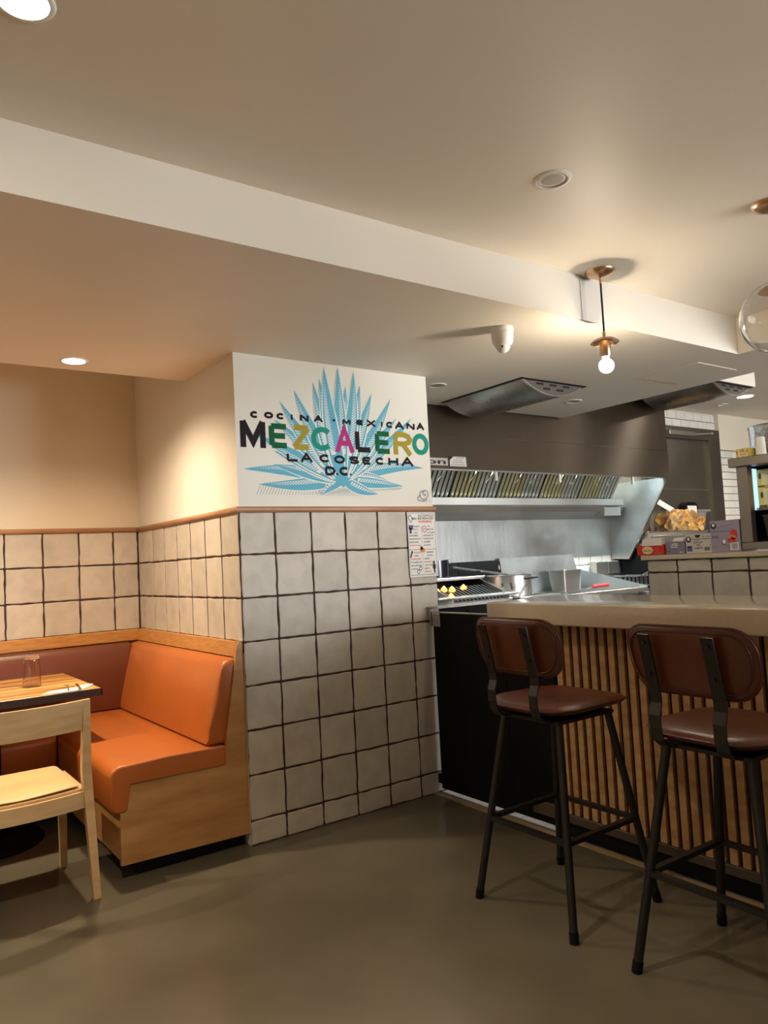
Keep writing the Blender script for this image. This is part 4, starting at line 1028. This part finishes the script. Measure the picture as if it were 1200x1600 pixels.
MB().lathe([(.001, 0), (.172, 0), (.18, .008), (.18, .160), (.186, .165), (.176, .165), (.175, .012), (.001, .012)], 44, cap=False).build('body', M['steel'], sp_, smooth=40)
MB().tube([(.00, -.178, .135), (.01, -.225, .142), (.06, -.235, .142), (.10, -.215, .142), (.11, -.15, .135)], .008, 8).build('loop_handle', M['iron'], sp_, smooth=60)
MB().lathe([(.001, .13), (.174, .13)], 40, cap=False).build('broth', M['griddle'], sp_)
for i, (x, lean) in enumerate([(3.90, -.03), (3.985, -.03), (4.08, .04)]):
    tag(MB().bar((x+lean*-.5, 3.985, 1.031 if i < 2 else .986), (x+lean, 3.955, 1.095 if i < 2 else 1.075), .026, .009, .022, .008, (1, .2, 0)).build('pan_handle', M['chrome']), ['leftmost of three short steel handles standing at the range front', 'middle one of three short steel handles standing at the range front', 'rightmost of three short steel handles standing at the range front'][i], 'handle', 'steel handles at the range front')

gr = thing('flat_griddle', 'stainless flat griddle with tall back splash and tapered side guards', 'griddle', (5.05, 4.30, 0))
def G(x, y, z): return (x-5.05, y-4.30, z)
mb = MB(); mb.box(-.53, .60, -.22, .30, .10, .93, .004, 1); mb.build('body', M['steel'], gr)
mb = MB(); mb.box(-.52, .585, -.24, .29, .93, .962, .003, 1); mb.build('plate', M['griddle'], gr)
mb = MB(); mb.hexa([G(4.535, 4.592, .95), G(5.52, 4.592, .95), G(5.52, 4.604, .95), G(4.535, 4.604, .95), G(4.49, 4.60, 1.275), G(5.42, 4.60, 1.275), G(5.42, 4.612, 1.275), G(4.49, 4.612, 1.275)])
mb.build('back_splash', M['backsteel'], gr)
for xa, xb, yb in ((4.535, 4.555, 4.30), (5.50, 5.655, 4.0)):
    mb = MB(); mb.hexa([G(xa, 4.59, .945), G(xa+.012, 4.59, .945), G(xb+.012, yb, .945), G(xb, yb, .945), G(xa, 4.59, 1.13), G(xa+.012, 4.59, 1.13), G(xb+.012, yb, .972), G(xb, yb, .972)])
    mb.build('side_guard', M['backsteel'], gr)
mb = MB(); mb.box(-.50, .605, -.305, -.24, .925, .965, .004, 1); mb.build('front_trough', M['steel'], gr)
mb = MB()
for k in range(16): mb.box(.20+.022*k, .212+.022*k, -.308, -.304, .90, .915)
mb.build('vent_slots', M['shadowgap'], gr)
for x in (-.3, 0, .3): MB().tube([(x, -.22, .86), (x, -.255, .86)], .028, 16).build('knob', M['iron'], gr, smooth=40)

def hotel_pan(name, label, loc, rotz, w, d, h, m='steel'):
    t = thing(name, label, 'pan', loc, rotz)
    mb = MB(); o = rrect(w, d, .02, 4); i = rrect(w-.006, d-.006, .018, 4); ob = rrect(w*.86, d*.84, .02, 4); ib = rrect(w*.86-.006, d*.84-.006, .018, 4); rm = rrect(w+.026, d+.026, .03, 4)
    N = len(o); vs = [(x, y, 0) for x, y in ob]+[(x, y, h) for x, y in o]+[(x, y, h+.002) for x, y in rm]+[(x, y, h+.004) for x, y in rm]+[(x, y, h+.004) for x, y in i]+[(x, y, .004) for x, y in ib]
    fs = [list(range(N))[::-1], [5*N+k for k in range(N)]]
    for b in range(5):
        for k in range(N): fs.append([b*N+k, b*N+(k+1) % N, (b+1)*N+(k+1) % N, (b+1)*N+k])
    mb.add(vs, fs); mb.build('body', M[m], t, smooth=40)
    return t
hotel_pan('steam_pan', 'small deep steel food pan standing on the griddle by its back splash', (5.125, 4.45, .963), .12, .27, .17, .175)
sp2 = thing('spatula', 'steel spatula with a red handle lying on the griddle front', 'spatula', (4.92, 4.10, .985), -.05)
MB().box(-.20, .07, -.05, .05, -.004, .0, .001, 1).build('blade', M['chrome'], sp2)
MB().bar((.06, 0, .0), (.14, 0, .012), .022, .006).build('neck', M['chrome'], sp2)
MB().tube([(.13, 0, .014), (.19, 0, .018), (.30, 0, .020), (.32, 0, .020)], .014, 10).build('grip', M['handle'], sp2, smooth=60)

fr = thing('deep_fryer', 'steel deep fryer with hanging basket rack right of the griddle', 'fryer', (5.86, 4.35, 0))
mb = MB(); mb.box(-.17, .185, -.32, .26, .08, .92, .004, 1); mb.build('cabinet', M['steel'], fr)
mb = MB(); mb.box(-.17, .0, .20, .275, .92, 1.19, .003, 1); mb.build('flue_box', M['steel'], fr)
mb = MB(); mb.box(.0, .165, .20, .27, .92, 1.19, .003, 1); mb.build('flue_box', M['steel'], fr)
mb = MB(); mb.box(-.16, .17, -.30, .19, .92, .93); mb.build('oil_well', M['griddle'], fr)
mb = MB(); mb.box(-.15, .15, .15, .20, 1.06, 1.075); mb.box(-.15, .15, .145, .15, 1.035, 1.075); rk = mb.build('basket_rack', M['chrome'], fr)
mb = MB()
for x in (-.10, -.02, .06): mb.box(x-.022, x+.022, .16, .19, 1.0755, 1.0765)
mb.build('slot', M['shadowgap'], rk)
for x0 in (-.15, .02):
    mb = MB(); x1 = x0+.135
    for z in (.96, 1.05):
        mb.tube([(x0, -.22, z), (x1, -.22, z), (x1, .13, z), (x0, .13, z)], .004, 6, closed=True)
    for k in range(9):
        y = -.22+.35*k/8
        mb.tube([(x0, y, 1.05), (x0, y, .96), (x1, y, .96), (x1, y, 1.05)], .0022, 4)
    bk_ = mb.build('fry_basket', M['chrome'], fr, smooth=60)
    MB().tube([(x0+.04, -.22, 1.05), (x0+.05, -.30, 1.09), (x0+.055, -.40, 1.10), (x0+.08, -.40, 1.10), (x0+.085, -.30, 1.09), (x0+.095, -.22, 1.05)], .005, 6).build('basket_handle', M['chrome'], bk_, smooth=60)

# ---------------------------------------------------------------- prep table, tray, chips (in front of the kitchen door)
pb = thing('prep_table', 'steel prep table with dark cabinet below, in front of the kitchen door', 'table', (6.62, 4.42, 0))
MB().box(-.53, .66, -.16, .17, 0, 1.30).build('cabinet', M['black'], pb)  # black box put where there is only a dark void
mb = MB(); mb.box(-.53, .68, -.18, .17, 1.34, 1.41, .004, 1); mb.box(-.545, .68, -.17, .17, 1.30, 1.34, .003, 1); mb.build('worktop', M['steel'], pb)
ty = thing('sheet_tray', 'shallow steel sheet tray holding brown chips under the clear tub', 'tray', (6.65, 4.43, 1.411))
mb = MB(); ol = rrect(1.06, .30, .03, 4); il = rrect(1.02, .26, .02, 4); N = len(ol)
vs = [(x, y, 0) for x, y in il]+[(x, y, .034) for x, y in ol]+[(x, y, .038) for x, y in ol]+[(x*.985, y*.97, .038) for x, y in ol]+[(x*.985, y*.97, .004) for x, y in il]
fs = [list(range(N))[::-1], [4*N+k for k in range(N)]]
for b in range(4):
    for k in range(N): fs.append([b*N+k, b*N+(k+1) % N, (b+1)*N+(k+1) % N, (b+1)*N+k])
mb.add(vs, fs); mb.build('pan', M['steel'], ty, smooth=40)
def chip_mesh(seed):
    r = random.Random(seed); mb = MB(); pts = []
    s = r.uniform(.045, .065); c = r.uniform(.10, .35)
    vs = []; 
    for k in range(9):
        a = 2*PI*k/9; tri = 1/(math.cos(((a+PI/3) % (2*PI/3))-PI/3)); rr = s*.62*min(tri, 1.75)
        x, y = rr*math.cos(a), rr*math.sin(a); vs.append((x, y, c*(x*x)/s))
    vs.append((0, 0, -.004)); n = 9
    fs = [[k, (k+1) % n, n] for k in range(n)]
    vs2 = [(x, y, z+.003) for x, y, z in vs]; k0 = len(vs)
    fs += [[k0+(k+1) % n, k0+k, k0+n] for k in range(n)]+[[k, k0+k, k0+(k+1) % n, (k+1) % n] for k in range(n)]
    return mb.add(vs+vs2, fs)
chips = []
def put_chip(x, y, z, i):
    k = i % 5
    if len(chips) <= k:
        o = chip_mesh(k+3).build('tortilla_chip', M['chip']); chips.append(o.data)
    else:
        o = bpy.data.objects.new('tortilla_chip', chips[k]); COL.objects.link(o)
    o.location = (x, y, z); o.rotation_euler = (random.uniform(-1.4, 1.4), random.uniform(-1.4, 1.4), random.uniform(0, 6.28))
    tag(o, 'yellow corn tortilla chip heaped in the clear plastic tub', 'chip', 'tortilla chips in the tub')
i = 0
for layer in range(6):
    z = 1.455+.031*layer
    hw_ = .245+.006*layer
    if layer == 5: hw_ = .17
    for a in range(9):
        for b in range(3):
            x = 6.835-hw_+2*hw_*(a+.5)/9+random.uniform(-.012, .012); y = 4.36+.065*b-.05+random.uniform(-.01, .01)
            if layer >= 4 and (abs(x-6.78) > .20): continue
            put_chip(x, y, z+random.uniform(-.008, .008)+.012, i); i += 1
mb = MB(); 
for k in range(70):
    x, y = random.uniform(6.2, 6.55), random.uniform(4.33, 4.52); z = 1.428+random.uniform(0, .03); s = random.uniform(.02, .035)
    a = random.uniform(0, 6.28); p = [Vector((x+s*math.cos(a+q), y+s*math.sin(a+q), z+random.uniform(-.012, .012))) for q in (0, 2.1, 4.2)]
    mb.add([p[0], p[1], p[2], p[0]+Vector((0, 0, .004)), p[1]+Vector((0, 0, .004)), p[2]+Vector((0, 0, .004))], [[2, 1, 0], [3, 4, 5], [0, 1, 4, 3], [1, 2, 5, 4], [2, 0, 3, 5]])
tag(mb.build('brown_chips', M['foodtray']), 'loose heap of brown fried chips at the left end of the sheet tray', 'food', None, 'stuff')
tb = thing('plastic_tub', 'clear plastic tub with wide rim, heaped with yellow tortilla chips', 'tub', (6.835, 4.42, 1.416))
mb = MB(); o1 = rrect(.58, .25, .04, 5); o2 = rrect(.66, .29, .04, 5); o3 = rrect(.74, .34, .04, 5); N = len(o1)
ly = [(o1, 0), (o2, .215), (o3, .218), (o3, .240), ([(x*.985, y*.96) for x, y in o3], .240), ([(x*.985, y*.96) for x, y in o3], .224), ([(x*.985, y*.97) for x, y in o2], .220), ([(x*.985, y*.97) for x, y in o1], .006)]
vs = [(x, y, z) for o, z in ly for x, y in o]; fs = [list(range(N))[::-1], [(len(ly)-1)*N+k for k in range(N)]]
for b in range(len(ly)-1):
    for k in range(N): fs.append([b*N+k, b*N+(k+1) % N, (b+1)*N+(k+1) % N, (b+1)*N+k])
mb.add(vs, fs); mb.build('body', M['clear'], tb, smooth=40)
hotel_pan('food_pan', 'tall steel food pan standing left of the chip tub', (6.27, 4.50, 1.452), .1, .26, .17, .25)
ld = MB(); ld.bar((6.70, 4.60, 1.80), (6.99, 4.56, 1.665), .06, .010, side=(.4, 0, 1))
tag(ld.build('tub_lid', M['whiteplastic']), 'translucent white tub lid leaning over the chip tub', 'lid')
ds = thing('soap_dispenser', 'black dispenser with a pale window, half hidden behind the chip tub', 'dispenser', (7.315, 4.60, 1.42))
o = rrect(.245, .34, .08, 6)
MB().prism([(x, z+.17) for x, z in o], 'y', -.05, .02).build('body', M['black'], ds)
MB().box(-.085, .085, -.056, -.05, .215, .30, .002, 1).build('window', M['carton'], ds)

# ---------------------------------------------------------------- cartons on the half wall
def carton(name, label, m, y1, y0, z0, z1, depth, cat='box', x=3.862):
    t = thing(name, label, cat, (x, (y0+y1)/2, z0))
    W = (y1-y0)/2
    MB().box(0, depth, -W, W, 0, z1-z0, .0015, 1).build('carton', m, t)
    def F(u, v, d=0.0): return (-.0006-d, W-u*2*W, v*(z1-z0))   # u 0..1 left to right as seen, v up
    return t, F
t, F = carton('wrap_box', 'low red carton with a pale oval label at the end of the half wall', M['red'], 2.766, 2.584, 1.258, 1.318, .11, x=3.84)
mb = MB(); disc(mb, .40, .48, .20, .38, F, 0, 24); mb.build('oval_label', M['paleyellow'], t)
mb = MB(); text_into(mb, 'Genuine', (.25, .36, .55, .58), lambda u, v: F(u, v, .0004), .01, 0)
for k, (a, b) in enumerate([(.66, .80), (.68, .80), (.70, .78), (.62, .92)]): quad(mb, a, .62-.16*k, b, .66-.16*k, F, 1)
mb.build('print', [M['brownink'], M['orangeink']], t)
MB().prism([(-.005, .055), (.03, .055), (.035, .10), (-.0, .093)][::1], 'y', -.08, .05).build('paper', M['paper'], t)
t, F = carton('glove_box', 'small violet-grey carton marked LATEX on the half wall', M['lilac2'], 2.580, 2.456, 1.258, 1.330, .10, x=3.85)
mb = MB(); text_into(mb, 'LATEX', (.30, .62, .66, .86), F, .02, 0); quad(mb, .30, .50, .64, .55, F, 0); quad(mb, .36, .40, .58, .43, F, 1)
disc(mb, .13, .30, .075, .12, F, 1); disc(mb, .13, .32, .035, .06, lambda u, v: F(u, v, .0004), 0); quad(mb, .70, .12, .88, .17, F, 0)
mb.build('print', [M['whiteink'], M['ink']], t)
MB().prism([(.02, .07), (.075, .07), (.048, .094)], 'y', -.035, .03).build('paper', M['paper'], t)
MB().prism([(.030, .0), (-.002, .002), (.012, -.026)][::1], 'z', -.006, -.001).build('paper', M['paper'], t)
t, F = carton('foil_box', 'pale grey carton marked POP-UP FOIL SHEETS on the half wall', M['carton'], 2.452, 2.297, 1.258, 1.366, .13, x=3.855)
mb = MB(); text_into(mb, 'POP-UP', (.31, .50, .66, .60), F, .02); text_into(mb, 'FOIL', (.40, .37, .58, .46), F, .02); text_into(mb, 'SHEETS', (.34, .21, .66, .31), F, .02)
quad(mb, .0, .715, 1.0, .74, F, 0); quad(mb, .38, .645, .58, .66, F, 0); disc(mb, .12, .72, .10, .16, F, 0); disc(mb, .12, .74, .05, .09, lambda u, v: F(u, v, .0004), 1)
mb.add([F(.36, .94), F(.60, .94), F(.55, .80), F(.42, .80)], [[0, 1, 2, 3]], 0)
quad(mb, .72, .12, .93, .30, F, 2); quad(mb, .04, .10, .25, .38, F, 3); quad(mb, .05, .30, .24, .37, lambda u, v: F(u, v, .0004), 0)
text_into(mb, '12" x 10"', (.66, .80, .95, .88), F, .01); quad(mb, .94, .34, .96, .44, F, 0)
mb.build('print', [M['ink'], M['whiteink'], M['greyink'], M['purpleink']], t)
t, F = carton('powdered_bag_box', 'large lilac carton with a red printed shape and bar code', M['lilac'], 2.298, 2.132, 1.258, 1.430, .17, x=3.852)
mb = MB(); disc(mb, .13, .84, .10, .10, F, 0); disc(mb, .13, .86, .05, .05, lambda u, v: F(u, v, .0004), 1)
disc(mb, .80, .54, .13, .16, F, 2, 16); disc(mb, .72, .36, .15, .08, F, 2, 16); mb.add([F(.52, .54), F(.94, .40), F(.90, .52), F(.60, .58)], [[0, 1, 2, 3]], 3) if False else None
mb.add([F(.60, .50, .0004), F(.90, .41, .0004), F(.86, .50, .0004), F(.68, .56, .0004)], [[0, 1, 2, 3]], 3)
stroke(mb, [(.25, .76), (.80, .86)], .008, F, 0); text_into(mb, 'Disposable Pastry Bags', (.05, .635, .68, .675), F, .01, 0)
for k in range(2): quad(mb, .05, .50-.05*k, .28, .515-.05*k, F, 0)
stroke(mb, [(.46+.07*math.cos(k*PI/8), .33+.08*math.sin(k*PI/8)) for k in range(17)], .012, F, 0); disc(mb, .46, .33, .06, .07, F, 1); stroke(mb, [(.48, .25), (.66, .12)], .01, F, 0)
text_into(mb, '1 CT', (.09, .14, .20, .18), F, .01, 4); quad(mb, .66, .06, .95, .29, F, 1)
for k in range(11): quad(mb, .70+.02*k, .09, .70+.02*k+(.012 if k % 3 else .006), .26, lambda u, v: F(u, v, .0004), 4)
mb.build('print', [M['ink'], M['whiteink'], M['redink'], M['orangeink'], M['purpleink']], t)
mb = MB(); sf = lambda u, v: (u, -.0836, v); disc(mb, .085, .145, .035, .022, sf, 0); quad(mb, .04, .09, .13, .10, sf, 0); mb.build('side_print', M['ink'], t)

# ---------------------------------------------------------------- steel shelf unit on the half wall
sh = thing('steel_shelf', 'steel shelf unit on the half wall at the right edge', 'shelf', (3.86, 2.13, 1.258))
MB().box(0, .19, -1.5, .0, .008, .046, .003, 1).build('bottom_deck', M['doorsteel'], sh)
MB().box(-.02, .50, -1.5, .03, .448, .496, .003, 1).build('top_deck', M['doorsteel'], sh)
mb = MB().box(0, .05, -.062, -.002, .046, .448, .002, 1); mb.build('post', M['doorsteel'], sh)
MB().box(.07, .26, -1.5, -.03, .212, .226).build('middle_deck', M['doorsteel'], sh)
MB().box(.05, .275, -.012, .0, .046, .448).build('end_panel', M['black'], sh)  # black sheet added so the inside of the shelf reads as a dark void
MB().box(.052, .098, -.060, -.050, .215, .435).build('light_strip', M['led'], sh)  # glowing bar added for a bright band beside the post
MB().box(.262, .275, -1.5, .0, .046, .448).build('back_panel', M['black'], sh)  # second black sheet, darkening the void behind the cartons
def yel(label, x, y1, y0, z0, z1, dep=.12):
    t = thing('yellow_box', label, 'box', (x, (y1+y0)/2, z0), group='yellow cartons on the steel shelf'); W = (y1-y0)/2; H = z1-z0
    MB().box(0, dep, -W, W, 0, H, .0015, 1).build('carton', M['yellow'], t)
    def F(u, v, d=0.0): return (-.0006-d, W-u*2*W, v*H)
    mb = MB(); quad(mb, .14, .12, .92, .92, F, 1); G_ = lambda u, v: F(u, v, .0004)
    disc(mb, .10, .62, .035, .17, G_, 0); disc(mb, .86, .70, .03, .16, G_, 0)
    quad(mb, .30, .66, .72, .76, G_, 2); text_into(mb, 'maiz', (.38, .80, .64, .92), G_, .03, 0)
    for k in range(3): quad(mb, .32, .50-.10*k, .74, .53-.10*k, G_, 3)
    quad(mb, .02, .03, .2, .10, G_, 0)
    mb.build('print', [M['brownink'], M['paleyellow'], M['olivepaint'], M['redink']], t)
yel('upper of two stacked yellow cartons inside the steel shelf', 3.962, 2.078, 1.86, 1.592, 1.688)
yel('lower of two stacked yellow cartons inside the steel shelf', 3.962, 2.074, 1.86, 1.486, 1.591)
yel('yellow carton lying on the top deck beside the foil-like pot', 3.90, 2.143, 2.07, 1.756, 1.806, .07)
ap = thing('aluminium_pot', 'big dented aluminium pot on the shelf top behind a white cup', 'pot', (4.13, 1.985, 1.756))
MB().lathe([(.001, 0), (.165, 0), (.172, .008), (.180, .165), (.184, .172), (.175, .172), (.168, .01), (.001, .012)], 40, cap=False).build('body', M['alu'], ap, smooth=40)
cu_ = thing('cup_stack', 'stack of white cups standing upside down on the shelf top', 'cup', (3.875, 1.992, 1.756))
MB().lathe([(.001, 0), (.026, 0), (.026, .004), (.0245, .008), (.0215, .088), (.020, .092), (.001, .092)], 28).build('cup', M['whiteplastic'], cu_, smooth=40)
dt = thing('grey_food_tub', 'dark grey tub under the yellow cartons inside the steel shelf', 'tub', (4.02, 1.92, 1.306))
mb = MB(); o1 = rrect(.14, .24, .02, 4); o2 = rrect(.16, .27, .02, 4); N = len(o1)
mb.add([(x, y, 0) for x, y in o1]+[(x, y, .13) for x, y in o2]+[(x*.9, y*.93, .13) for x, y in o2], [list(range(N))[::-1], [2*N+k for k in range(N)]]+[[b*N+k, b*N+(k+1) % N, (b+1)*N+(k+1) % N, (b+1)*N+k] for b in (0, 1) for k in range(N)])
mb.build('body', M['darktub'], dt, smooth=40)
MB().prism([(x*1.05, y*1.03) for x, y in o2], 'z', .131, .139).build('lid', M['darktub'], dt)
